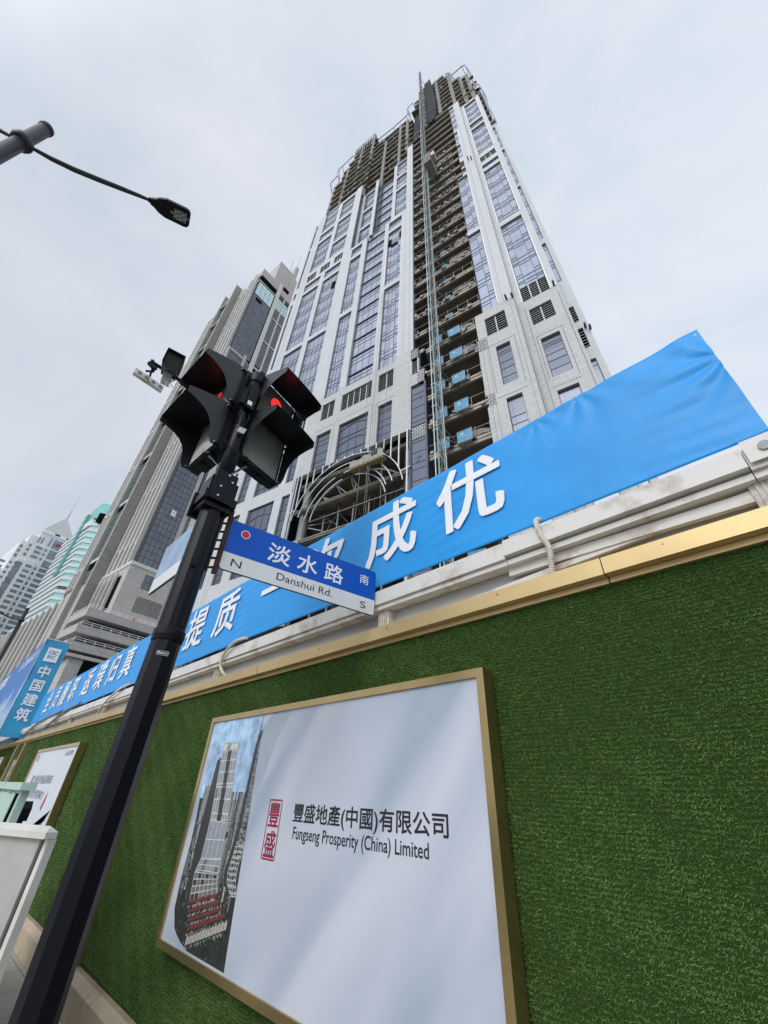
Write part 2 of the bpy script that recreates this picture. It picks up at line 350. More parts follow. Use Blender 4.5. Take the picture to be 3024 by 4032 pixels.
# banner battens (dark timbers behind) and the banner itself
BX0, BX1, BZ0, BZ1 = -15.35, 0.262, 2.905, 3.662
ban = empty('slogan_banner', ((BX0 + BX1) / 2, 1.93, BZ0), 0, 'long bright blue slogan banner with white characters along the hoarding top', 'banner')
BO = ((BX0 + BX1) / 2, 1.93, BZ0)
def wrinkle(x, z):
    u = (z - BZ0) / (BZ1 - BZ0); r = 0.0
    r += 0.0016 * math.sin(70 * z + 3.1 * math.sin(x * 2.3)) * max(0, math.sin(x * 4.4 + 1.3)) ** 2
    r += 0.0012 * math.sin(x * 9 + z * 15)
    # tension folds from the top right corner and from tie points
    for (tx, tz, a, s) in ((0.30, 3.42, 0.008, 0.36), (-0.38, 3.68, 0.005, 0.26), (-0.66, 3.67, 0.004, 0.22), (-3.1, 3.67, 0.003, .3), (-5.2, 3.67, 0.003, .3), (-9, 3.67, .004, .4)):
        dx, dz = x - tx, z - tz; d = math.hypot(dx, dz)
        if d < s * 2.5: r += a * math.exp(-(d / s) ** 2) * math.sin(math.atan2(dz, dx) * 8 + d * 12 + x * 3) * min(1, d / 0.06)
    return r
def ban_pt(x, z):
    return (x, 1.925 - wrinkle(x, z) - 0.006 * math.sin(math.pi * (z - BZ0) / (BZ1 - BZ0)), z + 0.004 * math.sin(x * 1.3))
M['banner'] = mat('banner_blue_vinyl', (0.016, 0.32, 0.78), 0.45, 0.0, var=0.10, vscale=1.6, bump=0.25, bscale=14, spec=0.4)
M['banner_dk'] = mat('banner_seam_blue', (0.012, 0.17, 0.50), 0.5)
m = MB(BO); m.grid(lambda u, v: ban_pt(BX0 + (BX1 - BX0) * u ** 0.55 if False else BX0 + (BX1 - BX0) * (1 - (1 - u) ** 1.8), BZ0 + (BZ1 - BZ0) * v), 520, 46)
b_ = m.build('cloth', M['banner'], ban, smooth=True)
sol = b_.modifiers.new('thickness', 'SOLIDIFY'); sol.thickness = 0.004; sol.offset = 1
for x in (-0.885, -2.62, -4.12, -6.1, -8.9, -11.6):
    m = MB(BO); m.grid(lambda u, v, x=x: tuple(Vector(ban_pt(x + 0.012 * u, BZ0 + (BZ1 - BZ0) * v)) + Vector((0, -0.0025, 0))), 1, 30)
    m.build('seam', M['banner_dk'], ban)
m = MB(BO); m.box(BX0, BX1 - 0.25, 1.94, 1.96, BZ0 + 0.03, BZ0 + 0.05); m.box(BX0, BX1 - 0.25, 1.94, 1.96, BZ1 - 0.09, BZ1 - 0.07)
for i in range(13): m.box(BX0 + .5 + i * 1.15, BX0 + .53 + i * 1.15, 1.962, 1.985, 2.80, BZ1 - .1)
m.build('batten', M['steel'], ban)
chars = [('全', -14.35), ('员', -13.5), ('履', -12.7), ('职', -11.85), ('返', -10.75), ('璞', -9.9), ('归', -9.1), ('真', -8.35), ('提', -5.72), ('质', -4.90), ('一', -3.86), ('次', -3.04), ('成', -2.20), ('优', -1.47)]
for ch, x in chars:
    m = MB(BO)
    for k_, (ox, oy) in enumerate(((0, 0), (.011, 0), (-.011, 0), (0, .009), (0, -.009), (.009, .007), (-.009, -.007), (-.009, .007), (.009, -.007))): m.text(ch, (ox, oy, .0003 * k_), (1, 0, 0), (0, 1, 0), em=0.56)
    o = Vector((x, 0, 3.07)); m.v = [tuple(Vector(ban_pt(o.x + q[0] + BO[0], o.z + (q[1] + BO[1]) + 0.0)) + Vector((0, -0.014 - (q[2] + BO[2]), 0)) - Vector(BO)) for q in m.v]
    m.build('character', M['text_w'], ban)

for i, x in enumerate((0.235, -0.38, -0.66, -1.9, -3.1, -4.3, -5.2, -6.6, -9.0, -11.0, -13.2)):   # eyelets and ties along both hems
    for z in (BZ1 - .028, BZ0 + .028):
        if z < 3 and i in (1, 2): continue
        p = Vector(ban_pt(x, z)) + Vector((0, -.003, 0)); m = MB(BO); n_ = 12
        ri = [p + Vector((.006 * math.cos(2 * math.pi * k / n_), 0, .006 * math.sin(2 * math.pi * k / n_))) for k in range(n_)]; ro = [p + Vector((.0115 * math.cos(2 * math.pi * k / n_), 0, .0115 * math.sin(2 * math.pi * k / n_))) for k in range(n_)]
        for k in range(n_): m.face([ri[k], ro[k], ro[(k + 1) % n_], ri[(k + 1) % n_]])
        m.build('eyelet', M['galv'], ban)
# ribbed conduits looping over the rail
M['conduit'] = mat('cream_conduit', (0.66, 0.62, 0.52), 0.6, var=0.2, vscale=30)
def conduit(pts, r, label, rib=True, mt=None):
    P = [Vector(p) for p in pts]; q = []
    for i in range(len(P) - 1):     # catmull-rom
        p0, p1, p2, p3 = P[max(i - 1, 0)], P[i], P[i + 1], P[min(i + 2, len(P) - 1)]
        for k in range(14):
            t = k / 14; q.append(0.5 * ((2 * p1) + (p2 - p0) * t + (2 * p0 - 5 * p1 + 4 * p2 - p3) * t * t + (3 * p1 - p0 - 3 * p2 + p3) * t ** 3))
    q.append(P[-1]); m = MB(P[0]); m.tube(q, [r * (1.0 + (0.13 if (i % 2 and rib) else 0)) for i in range(len(q))], 10)
    ob = m.build('conduit', mt or M['conduit'], None, smooth=not rib); ob.location = P[0]; tag(ob, label, 'conduit', 'conduits draped over the hoarding rail'); return ob
conduit([(-0.755, 1.93, 2.93), (-0.75, 1.86, 2.88), (-0.745, 1.862, 2.80), (-0.722, 1.885, 2.72), (-0.732, 1.90, 2.65), (-0.755, 1.93, 2.575)], 0.0135, 'short ribbed cream conduit hanging just right of the last large banner character')
conduit([(-3.92, 1.90, 2.90), (-4.06, 1.85, 2.88), (-4.28, 1.86, 2.80), (-4.34, 1.875, 2.70), (-4.28, 1.89, 2.62), (-4.24, 1.92, 2.58)], 0.014, 'curved cream conduit looping below the banner right of the traffic light pole')
conduit([(-7.4, 1.9, 2.92), (-7.8, 1.85, 2.85), (-8.4, 1.86, 2.70), (-8.6, 1.89, 2.60)], 0.016, 'pale conduit drooping behind the left edge of the traffic light pole', False, M['offw'])
conduit([(-10.3, 1.90, 2.93), (-11.2, 1.86, 2.86), (-12.2, 1.86, 2.72), (-13.2, 1.88, 2.60)], 0.022, 'long grey conduit sloping across the rail at the left banner end', False, M['steel'])
conduit([(-11.8, 1.90, 2.93), (-13.4, 1.86, 2.86), (-14.6, 1.86, 2.74), (-15.2, 1.88, 2.60)], 0.020, 'leftmost grey conduit sloping over the rail below the blue banner', False, M['steel'])

# ------------------------------------------------------------------ framed boards on the turf
def frame_obj(parent, off, x0, x1, z0, z1, yf, wd=0.042):
    m = MB(off)
    yb = FY - 0.008
    # mitred front faces
    for (a, b, c, d) in (((x0, z1), (x1, z1), (x1 - wd, z1 - wd), (x0 + wd, z1 - wd)), ((x0, z0), (x0 + wd, z0 + wd), (x1 - wd, z0 + wd), (x1, z0)),
                         ((x0, z0), (x0, z1), (x0 + wd, z1 - wd), (x0 + wd, z0 + wd)), ((x1, z0), (x1 - wd, z0 + wd), (x1 - wd, z1 - wd), (x1, z1))):
        m.prism([(p[0], yf, p[1]) for p in (a, b, c, d)], (0, yb - yf, 0))
    return m.build('frame', M['bronze_f'], parent)
M['bronze_f'] = mat('frame_gold_bronze', (0.50, 0.37, 0.17), 0.26, 0.9, var=0.12, vscale=3)
X0, X1, Z0, Z1, YF = -4.14, -1.172, 0.685, 2.175, 1.850
board = empty('framed_signboard', ((X0 + X1) / 2, FY, Z0), 0, 'large bronze framed company signboard with tower picture and red seal', 'signboard')
BDO = ((X0 + X1) / 2, FY, Z0)
frame_obj(board, BDO, X0, X1, Z0, Z1, YF)
# printed sheet: silvery blue silk-like artwork
mt = bpy.data.materials.new('printed_silk'); mt.use_nodes = True; t = mt.node_tree; b = t.nodes['Principled BSDF']; b.inputs['Roughness'].default_value = 0.42; b.inputs['Specular IOR Level'].default_value = 0.25
tcn = t.nodes.new('ShaderNodeTexCoord'); mpn = t.nodes.new('ShaderNodeMapping'); mpn.vector_type = 'TEXTURE'; mpn.inputs['Rotation'].default_value = (0, R_(-48), 0); mpn.inputs['Scale'].default_value = (3.2, 1, 0.55)
t.links.new(tcn.outputs['Object'], mpn.inputs[0]); n = t.nodes.new('ShaderNodeTexNoise'); n.inputs['Scale'].default_value = 0.9; n.inputs['Detail'].default_value = 2; n.inputs['Distortion'].default_value = 0.6
t.links.new(mpn.outputs[0], n.inputs['Vector']); r = t.nodes.new('ShaderNodeValToRGB'); e = r.color_ramp.elements
e[0].position = 0.36; e[0].color = (0.36, 0.43, 0.51, 1); e[1].position = 0.60; e[1].color = (0.60, 0.62, 0.685, 1)
x = e.new(0.50); x.color = (0.50, 0.535, 0.62, 1)
t.links.new(n.outputs[0], r.inputs[0]); t.links.new(r.outputs[0], b.inputs['Base Color'])
YP = 1.864
m = MB(BDO); m.box(X0 + 0.04, X1 - 0.04, YP, YP + 0.01, Z0 + 0.04, Z1 - 0.04); m.build('printed_sheet', mt, board)
PC = {k: mat('print_' + k, c, 0.45, var=v, vscale=s) for k, c, v, s in (
    ('sky', (0.40, 0.58, 0.84), 0.48, 9), ('pdim', (0.20, 0.18, 0.165), 0.5, 70), ('leaf', (0.10, 0.13, 0.05), 0.4, 40), ('cloud', (0.62, 0.72, 0.85), 0.0, 8), ('dark', (0.045, 0.045, 0.05), 0.6, 60), ('grey', (0.17, 0.175, 0.18), 0.6, 60), ('glass', (0.30, 0.33, 0.38), 0.35, 60),
    ('frame', (0.62, 0.62, 0.56), 0.0, 1), ('red', (0.17, 0.045, 0.038), 0.5, 60), ('pale', (0.42, 0.40, 0.36), 0.5, 60), ('trees', (0.03, 0.035, 0.03), 0.6, 30), ('swoosh', (0.40, 0.47, 0.54), 0.12, 3), ('silver', (0.30, 0.31, 0.31), 0.3, 50))}
pk = list(PC); pm = [PC[k] for k in pk]; layer = [0]
def PQ(m, pts, k, lay): m.face([(x, YP - 0.00012 * lay, z) for x, z in pts], pk.index(k))
m = MB(BDO)
# the photo strip: bounded left by a curve, right by a slanted straight line
def xr(z): return -3.234 + (2.13 - z) * 0.0634
LC = [(.737, -3.66), (.75, -3.76), (.80, -3.92), (.90, -4.0), (1.07, -4.012), (1.27, -4.0), (1.45, -4.008), (1.64, -4.042), (2.133, -4.09)]
def interp(tab, z):
    for (a, va), (b, vb) in zip(tab, tab[1:]):
        if z <= b: return va + (vb - va) * max(0, (z - a)) / (b - a)
    return tab[-1][1]
def xl(z): return interp(LC, z)
zs = np.linspace(0.737, 2.133, 60)
for a, b in zip(zs[:-1], zs[1:]): PQ(m, [(xl(a), a), (xr(a), a), (xr(b), b), (xl(b), b)], 'sky' if a > 1.55 else 'trees', 1)
rr = random.Random(5)
for i in range(260):    # distant blocks of the city, stacked haphazardly
    x = rr.uniform(-4.0, xr(1.3) - .05); far = rr.random(); base = 1.60 - .50 * far; w_ = rr.uniform(.008, .03) * (1 + far); h = rr.uniform(.03, .12)
    top = min(base + h, 1.66 if x < -3.9 else 1.62) 
    k_ = rr.choice(['grey', 'dark', 'silver', 'grey', 'dark', 'pale' if far > .4 else 'silver']); L_ = 2 + i * .035
    PQ(m, [(x, base - .14), (x + w_, base - .13), (x + w_, top), (x, top - .006)], k_, L_)
    for q in range(2): zz = rr.uniform(base - .1, top - .01); PQ(m, [(x, zz), (x + w_, zz + .002), (x + w_, zz + .005), (x, zz + .003)], 'dark' if k_ != 'dark' else 'grey', L_ + .01)
for i in range(300):    # tree tops and small roofs
    z = rr.uniform(.75, 1.25); x = rr.uniform(xl(z) + .02, xr(z) - .03); s_ = rr.uniform(.006, .022)
    PQ(m, [(x + s_ * math.cos(a) * rr.uniform(.6, 1), z + s_ * .7 * math.sin(a) * rr.uniform(.6, 1)) for a in np.linspace(0, 6.28, 8)[:-1]], rr.choice(['dark', 'trees', 'trees', 'leaf', 'grey' if z > .95 else 'trees']), 11.5 + i * .02)
def pgrid(c, nx, nz, cols, line, fw_, lay, mx=None):
    """c = lower-left, lower-right, upper-right, upper-left; cells of varied tone, ruled with pale lines"""
    def B(u, v): 
        a = [c[0][k] + (c[1][k] - c[0][k]) * u for k in (0, 1)]; b = [c[3][k] + (c[2][k] - c[3][k]) * u for k in (0, 1)]
        return (a[0] + (b[0] - a[0]) * v, a[1] + (b[1] - a[1]) * v)
    for i in range(nx):
        for j in range(nz): PQ(m, [B(i / nx, j / nz), B((i + 1) / nx, j / nz), B((i + 1) / nx, (j + 1) / nz), B(i / nx, (j + 1) / nz)], rr.choice(cols), lay)
    W_ = abs(c[1][0] - c[0][0]); H_ = abs(c[3][1] - c[0][1])
    for i in range(nx + 1): u = i / nx; e = fw_ / W_; PQ(m, [B(u - e, 0), B(u + e, 0), B(u + e, 1), B(u - e, 1)], line, lay + .4)
    for j in range(nz + 1): v = j / nz; e = fw_ / H_; PQ(m, [B(0, v - e), B(1, v - e), B(1, v + e), B(0, v + e)], line, lay + .7)
# first tower
PQ(m, [(-3.842, .92), (-3.786, .962), (-3.81, 1.13), (-3.746, 1.20), (-3.752, 1.43), (-3.80, 1.86), (-3.868, 1.828), (-3.90, 1.27), (-3.88, 1.13)], 'dark', 18)
pgrid(((-3.786, .965), (-3.424, 1.053), (-3.466, 1.143), (-3.806, 1.122)), 6, 4, ['pdim', 'grey', 'dark', 'grey'], 'frame', .0028, 18.5)
pgrid(((-3.800, 1.135), (-3.462, 1.150), (-3.462, 1.222), (-3.760, 1.200)), 5, 2, ['glass', 'grey'], 'frame', .0022, 18.5)
pgrid(((-3.757, 1.200), (-3.468, 1.228), (-3.477, 1.430), (-3.749, 1.428)), 4, 2, ['glass', 'silver', 'glass'], 'frame', .0028, 19.8)
pgrid(((-3.757, 1.200), (-3.468, 1.228), (-3.477, 1.430), (-3.749, 1.428)), 16, 1, ['glass'], 'silver', .0012, 19.2)
for (za, zb) in ((1.435, 1.47), (1.475, 1.56), (1.565, 1.64), (1.645, 1.66), (1.665, 1.74), (1.745, 1.82), (1.825, 1.89)):
    def lr(z): t_ = (z - 1.43) / .49; return -3.749 - .064 * t_, -3.477 - .078 * t_
    a0_, a1_ = lr(za); b0_, b1_ = lr(zb)
    pgrid(((a0_, za), (a0_ + .10, za + .004), (b0_ + .09, zb + .004), (b0_, zb)), 2, 1, ['glass', 'grey', 'silver'], 'frame', .003, 19.5); pgrid(((a1_ - .10, za + .004), (a1_, za + .008), (b1_, zb + .008), (b1_ - .09, zb + .004)), 2, 1, ['glass', 'silver', 'glass'], 'frame', .003, 19.5)
    PQ(m, [(a0_ + .10, za), (a1_ - .10, za + .004), (b1_ - .09, zb + .006), (b0_ + .09, zb)], 'dark', 19.0)
pgrid(((-3.812, 1.893), (-3.555, 1.905), (-3.557, 1.945), (-3.80, 1.955)), 4, 1, ['silver', 'grey', 'frame'], 'silver', .003, 20.5)
# second tower
def t2(z): return interp([(1.05, -3.26), (1.12, -3.36), (1.185, -3.375), (1.26, -3.345), (1.41, -3.312), (1.65, -3.298), (1.89, -3.286), (1.99, -3.266), (2.02, -3.25)], z)
zz = np.linspace(1.06, 2.02, 34)
for a, b in zip(zz[:-1], zz[1:]):
    wa, wb_ = min(xr(a), t2(a) + (.16 if a < 1.92 else .07)), min(xr(b), t2(b) + (.16 if b < 1.92 else .07))
    PQ(m, [(t2(a), a), (t2(a) + .05, a), (t2(b) + .05, b), (t2(b), b)], 'dark', 18.5); pgrid(((t2(a) + .045, a), (wa, a + .006), (wb_, b + .006), (t2(b) + .045, b)), 4 if a < 1.6 else 3, 2, ['grey', 'silver', 'grey', 'dark'], 'silver' if a > 1.32 else 'frame', .0010 if a > 1.3 else .0018, 18.8)
PQ(m, [(-3.262, 2.02), (-3.250, 2.02), (-3.240, 2.128), (-3.243, 2.128)], 'grey', 20)
for k_ in range(5):     # terraces with red roofs, receding in slanted rows
    l0, l1 = (-3.795 + .022 * k_, .948 - .043 * k_), (-3.405 + .05 * k_, 1.035 - .026 * k_)
    n_ = 13
    for i in range(n_):
        a = i / n_; b = (i + .93) / n_; A0 = (l0[0] + (l1[0] - l0[0]) * a, l0[1] + (l1[1] - l0[1]) * a); B0 = (l0[0] + (l1[0] - l0[0]) * b, l0[1] + (l1[1] - l0[1]) * b); h = .020 + .006 * rr.random()
        if k_ < 4: PQ(m, [A0, B0, (B0[0] + .003, B0[1] + h), (A0[0] + .003, A0[1] + h)], 'red', 22 + k_ * .8)
        if k_ == 4: PQ(m, [(A0[0], A0[1] - .02), (B0[0], B0[1] - .02), (B0[0], B0[1] + .016), ((A0[0] + B0[0]) / 2, A0[1] + .032), (A0[0], A0[1] + .014)], 'pale', 22.3 + k_ * .8)
        for q in range(3):
            c_ = A0[0] + (B0[0] - A0[0]) * (q + .2) / 3; zc_ = A0[1] - .006 - .004 * rr.random() - (.018 if k_ == 4 else 0); PQ(m, [(c_, zc_ - .010), (c_ + .006, zc_ - .009), (c_ + .006, zc_ + .004), (c_, zc_ + .003)], rr.choice(['frame', 'pale', 'dark', 'grey']), 22.5 + k_ * .8)
# soft swooshes of the artwork
PQ(m, [(-2.84, 2.133), (-3.00, 1.93), (-3.13, 1.60), (-3.165, 1.40), (-3.195, 1.62), (-3.225, 2.05), (-3.10, 2.133)], 'swoosh', 1)
m.build('printed_picture', pm, board)
M['ink'] = mat('print_black', (0.012, 0.011, 0.016), 0.5); M['seal'] = mat('print_crimson', (0.30, 0.008, 0.045), 0.5)
m = MB(BDO)
s0, s1 = -2.655, -1.44; line = '豐盛地產(中國)有限公司'
m.text(line, (s0, YP - 0.0008, 1.462), (1, 0, 0), (0, 0, 1), w=s1 - s0, h=0.108, fat=.0016)
m.text('Fungseng Prosperity (China) Limited', (-2.635, YP - 0.0008, 1.376), (1, 0, 0), (0, 0, 1), w=1.078, h=0.077, fat=.0006)
m.build('company_name', M['ink'], board)
m = MB(BDO); y = YP - 0.0010; sx0, sx1, sz0, sz1 = -2.952, -2.795, 1.272, 1.585; q = .009
for (a, b, c, d) in ((sx0 + q, sx1 - q, sz0, sz0 + q), (sx0 + q, sx1 - q, sz1 - q, sz1), (sx0, sx0 + q, sz0 + q * .6, sz1 - q * .6), (sx1 - q, sx1, sz0 + q * .6, sz1 - q * .6)): m.face([(a, y, c), (b, y, c), (b, y, d), (a, y, d)])
m.text('豐', (sx0 + .020, y, 1.440), (1, 0, 0), (0, 0, 1), w=.118, h=.128, fat=.0022); m.text('盛', (sx0 + .020, y, 1.288), (1, 0, 0), (0, 0, 1), w=.118, h=.130, fat=.0022)
m.build('seal_mark', M['seal'], board)

# second board further left
bx0, bx1, bz0, bz1 = -11.95, -8.72, 0.60, 2.19
b2 = empty('framed_poster', ((bx0 + bx1) / 2, FY, bz0), 0, 'framed pale poster with two text lines and a small red bird-like mark', 'poster')
O2 = ((bx0 + bx1) / 2, FY, bz0); frame_obj(b2, O2, bx0, bx1, bz0, bz1, 1.83, 0.045)
m = MB(O2); m.box(bx0 + .04, bx1 - .04, 1.850, 1.86, bz0 + .04, bz1 - .04); m.build('printed_sheet', mat('poster_pale', (0.66, 0.71, 0.76), 0.4, var=0.12, vscale=0.8), b2)
M['pink'] = mat('poster_ink', (0.10, 0.11, 0.14), .5)
m = MB(O2); y = 1.847
m.text('聚力建设共创品质城市', (bx0 + .55, y, 1.62), (1, 0, 0), (0, 0, 1), w=1.75, h=.13); m.build('text_line', M['pink'], b2); m = MB(O2)
m.text('建设具有世界影响力', (bx0 + .55, y, 1.40), (1, 0, 0), (0, 0, 1), w=1.55, h=.13)
m.build('text_line', M['pink'], b2); m = MB(O2)
m.text('大都市', (bx0 + .55, y, 1.16), (1, 0, 0), (0, 0, 1), w=.9, h=.13)
m.build('text_line', M['pink'], b2); m = MB(O2)
m.text('品质', (bx1 - .75, y, 2.02), (1, 0, 0), (0, 0, 1), w=.5, h=.07)
m.build('text_line', M['pink'], b2)
PRED = mat('poster_red', (0.5, 0.03, 0.03), .5)
m = MB(O2)
m.face([(bx1 - .95, y, 1.30), (bx1 - .85, y, 1.26), (bx1 - .80, y, 1.38), (bx1 - .84, y, 1.52), (bx1 - .90, y, 1.44)], 0)
m.build('poster_mark', PRED, b2); m = MB(O2)
m.face([(bx0 + .22, y, 1.98), (bx0 + .32, y, 1.98), (bx0 + .32, y, 2.10), (bx0 + .22, y, 2.10)], 0)
m.build('poster_mark', PRED, b2); m = MB(O2)
for i in range(7): m.face([(bx1 - 1.6 + i * .2, y, .70), (bx1 - 1.585 + i * .2, y, .70), (bx1 - 1.585 + i * .2, y, .88 + .05 * math.sin(i)), (bx1 - 1.6 + i * .2, y, .88 + .05 * math.sin(i))], 1)
pts = [(bx1 - 1.7 + i * .15, .80 + .12 * math.sin(i * .35)) for i in range(11)]
for (a, b), (c, d) in zip(pts, pts[1:]): m.face([(a, y - .001, b), (c, y - .001, d), (c, y - .001, d + .03), (a, y - .001, b + .03)], 1)
m.face([(bx1 - 1.9, y, .95), (bx1 - .3, y, 1.16), (bx1 - .2, y, 1.30), (bx1 - .5, y, 1.05), (bx1 - 1.6, y, .90)], 2)
m.build('poster_drawing', [PRED, mat('poster_maroon', (0.22, 0.05, 0.07), .5), mat('poster_roof', (0.12, 0.10, 0.10), .5)], b2)
b3 = empty('framed_poster', (-18.1, FY, bz0), 0, 'framed photo poster at the far left edge of the turf wall', 'poster')
O3 = (-18.1, FY, bz0); frame_obj(b3, O3, -19.7, -16.5, bz0, bz1, 1.83, 0.045)
m = MB(O3); m.box(-19.66, -16.54, 1.850, 1.86, bz0 + .04, bz1 - .04); m.build('printed_sheet', mat('poster_mottled', (0.50, 0.55, 0.58), 0.4, var=0.5, vscale=6), b3)

# ------------------------------------------------------------------ pavement furniture at lower left
a27 = R_(27); U = Vector((math.cos(a27), math.sin(a27), 0)); V = Vector((-U.y, U.x, 0)); RC = Vector((-3.49, 0.77, 0))
enc = empty('utility_enclosure', tuple(RC - U * 0.5), 0, 'low grey plastered enclosure with pale chamfered cap at lower left', 'enclosure'); EO = tuple(RC - U * 0.5)
M['plaster'] = mat('grey_plaster', (0.44, 0.43, 0.40), 0.8, var=0.15, vscale=3, bump=0.15, bscale=80)
M['cap'] = mat('pale_cap', (0.66, 0.64, 0.58), 0.6, var=0.12, vscale=6)
m = MB(EO); m.obox(RC - U * 1.25 + V * 0.01, U * 1.185, V * .04, Vector((0, 0, 1.345))); m.build('body', M['plaster'], enc)
m = MB(EO); m.obox(RC - U * 0.062 + V * 0.03, U * 0.016, V * .04, Vector((0, 0, 1.345)), 0); m.build('joint', M['black'], enc)
m = MB(EO); m.obox(RC - U * 0.044 + V * 0.02, U * 0.03, V * .05, Vector((0, 0, 1.345)), 0); m.build('end_panel', M['cap'], enc)
m = MB(EO); c0 = RC - U * 1.385 - V * .025
def capring(i, z): return [c0 + U * i + V * i + Vector((0, 0, z)), c0 + U * (1.385 - i) + V * i + Vector((0, 0, z)), c0 + U * (1.385 - i) + V * (.075 - i * .6) + Vector((0, 0, z)), c0 + U * i + V * (.075 - i * .6) + Vector((0, 0, z))]
A_, B_, C_ = capring(0, 1.348), capring(0, 1.378), capring(.045, 1.405)
m.face(A_[::-1]); m.face(C_)
for P_, Q_ in ((A_, B_), (B_, C_)):
    for i in range(4): m.face([P_[i], P_[(i + 1) % 4], Q_[(i + 1) % 4], Q_[i]])
m.build('cap', M['cap'], enc)
M['mint'] = mat('mint_painted_metal', (0.50, 0.66, 0.57), 0.5, var=0.08, vscale=2)
cab = empty('electrical_cabinet', (-5.9, 1.0, 0), 0, 'mint green electrical cabinet with a pale notice, behind the grey enclosure', 'cabinet'); CO = (-5.9, 1.0, 0)
m = MB(CO); m.box(-7.1, -4.72, 0.74, 0.79, 0.05, 1.56); m.build('body', M['mint'], cab)
m = MB(CO); m.box(-7.15, -4.60, 0.70, 0.80, 1.562, 1.612); m.build('lid', M['mint'], cab)
m = MB(CO); m.box(-7.05, -5.72, 0.722, 0.738, 0.1, 1.54); m.build('door', M['mint'], cab)
m = MB(CO); m.box(-5.70, -4.86, 0.722, 0.738, 0.1, 1.54); m.build('door', M['mint'], cab)
m = MB(CO); m.box(-4.845, -4.815, 0.725, 0.739, 0.1, 1.54); m.build('door_gap', M['black'], cab)
m = MB(CO); m.box(-6.9, -6.0, 0.715, 0.721, 1.25, 1.45); m.build('notice', mat('notice_paper', (.62, .62, .64), .6, var=.2, vscale=30), cab)
for x in (-5.6, -5.0):
    m = MB(CO); m.tube([(x, .70, 1.545), (x, .72, 1.545)], .012, 8); m.build('rivet', M['galv'], cab)
m = MB((-5.6, 0.95, 0)); m.tube([(-5.6, .95, 0), (-5.6, .95, 1.33)], .014, 8, 1); m.prism([(-5.67, .90, 1.33), (-5.54, .90, 1.33), (-5.54, .90, 1.42), (-5.605, .90, 1.475), (-5.67, .90, 1.42)], (0, .10, 0)); m.box(-5.64, -5.58, .92, .98, 1.1, 1.328, 0)
ob = m.build('control_box', [M['blackmetal'], M['steel']]); ob.location = (-5.6, 0.95, 0); tag(ob, 'small black peaked control box on a post beside the mint cabinet', 'control box')

# ------------------------------------------------------------------ blue billboard box over the hoarding
bb = empty('billboard_tower', (-18.0, 1.9, 2.6), 0, 'blue cloth covered billboard box with white builder name, above the turf wall', 'billboard'); BBO = (-18.0, 1.9, 2.6)
M['cscec'] = mat('blue_billboard_cloth', (0.035, 0.33, 0.60), 0.5, var=0.10, vscale=1.2, bump=0.3, bscale=5)
m = MB(BBO)
bxr = -16.1
m.grid(lambda u, v: (bxr + .02 * math.sin(v * 17 + u * 5) * v, 1.42 + .62 * u, 2.62 + 2.62 * v), 6, 24, 0)
m.face([(bxr, 2.04, 2.62), (bxr - 3, 2.04, 2.62), (bxr - 3, 2.04, 5.24), (bxr, 2.04, 5.24)], 0); m.face([(bxr, 1.42, 5.24), (bxr, 2.04, 5.24), (bxr - 9, 2.04, 5.24), (bxr - 9, 1.42, 5.24)], 0)
m.build('side_panel', M['cscec'], bb)
mtp = bpy.data.materials.new('city_picture'); mtp.use_nodes = True; t = mtp.node_tree; b = t.nodes['Principled BSDF']; tcn = t.nodes.new('ShaderNodeTexCoord'); sp = t.nodes.new('ShaderNodeSeparateXYZ'); t.links.new(tcn.outputs['Object'], sp.inputs[0])
n = t.nodes.new('ShaderNodeTexNoise'); n.inputs['Scale'].default_value = 1.4; n.inputs['Detail'].default_value = 5; mpn = t.nodes.new('ShaderNodeMapping'); mpn.inputs['Scale'].default_value = (1.6, 1, .45); t.links.new(tcn.outputs['Object'], mpn.inputs[0]); t.links.new(mpn.outputs[0], n.inputs['Vector'])
ad = t.nodes.new('ShaderNodeMath'); ad.operation = 'MULTIPLY_ADD'; ad.inputs[1].default_value = 0.38; t.links.new(sp.outputs[2], ad.inputs[0]); t.links.new(n.outputs[0], ad.inputs[2])
r = t.nodes.new('ShaderNodeValToRGB'); e = r.color_ramp.elements; e[0].position = .42; e[0].color = (.06, .20, .42, 1); e[1].position = 1.2 if False else 1.0; e[1].color = (.02, .16, .50, 1)
for p_, c_ in ((.60, (.50, .58, .60)), (.72, (.16, .40, .62)), (.84, (.40, .55, .72))): q_ = e.new(p_); q_.color = (*c_, 1)
t.links.new(ad.outputs[0], r.inputs[0]); t.links.new(r.outputs[0], b.inputs['Base Color'])
m = MB(BBO); m.box(-25, bxr - .005, 1.418, 1.46, 2.62, 5.235); m.build('picture_panel', mtp, bb)
m = MB(BBO); m.box(bxr - .03, bxr + .012, 1.405, 1.416, 2.6, 5.26); m.box(bxr - .01, bxr + .012, 1.40, 2.06, 5.235, 5.26); m.build('edge_tape', M['offw'], bb)
m = MB(BBO)
for i, ch in enumerate('中国建筑'): m.text(ch, (bxr + .026, 1.56, 4.17 - .385 * i), (0, 1, 0), (0, 0, 1), em=.34, fat=.006)
m.build('side_lettering', M['text_w'], bb)
m = MB(BBO); z0 = 4.62
for (a, b, c, d) in ((1.56, 1.60, z0, z0 + .40), (1.86, 1.90, z0, z0 + .40), (1.60, 1.86, z0, z0 + .07), (1.60, 1.86, z0 + .33, z0 + .40)): m.face([(bxr + .026, a, c), (bxr + .026, b, c), (bxr + .026, b, d), (bxr + .026, a, d)], 0)
m.face([(bxr + .025, 1.60, z0 + .07), (bxr + .025, 1.86, z0 + .07), (bxr + .025, 1.86, z0 + .33), (bxr + .025, 1.60, z0 + .33)], 0)
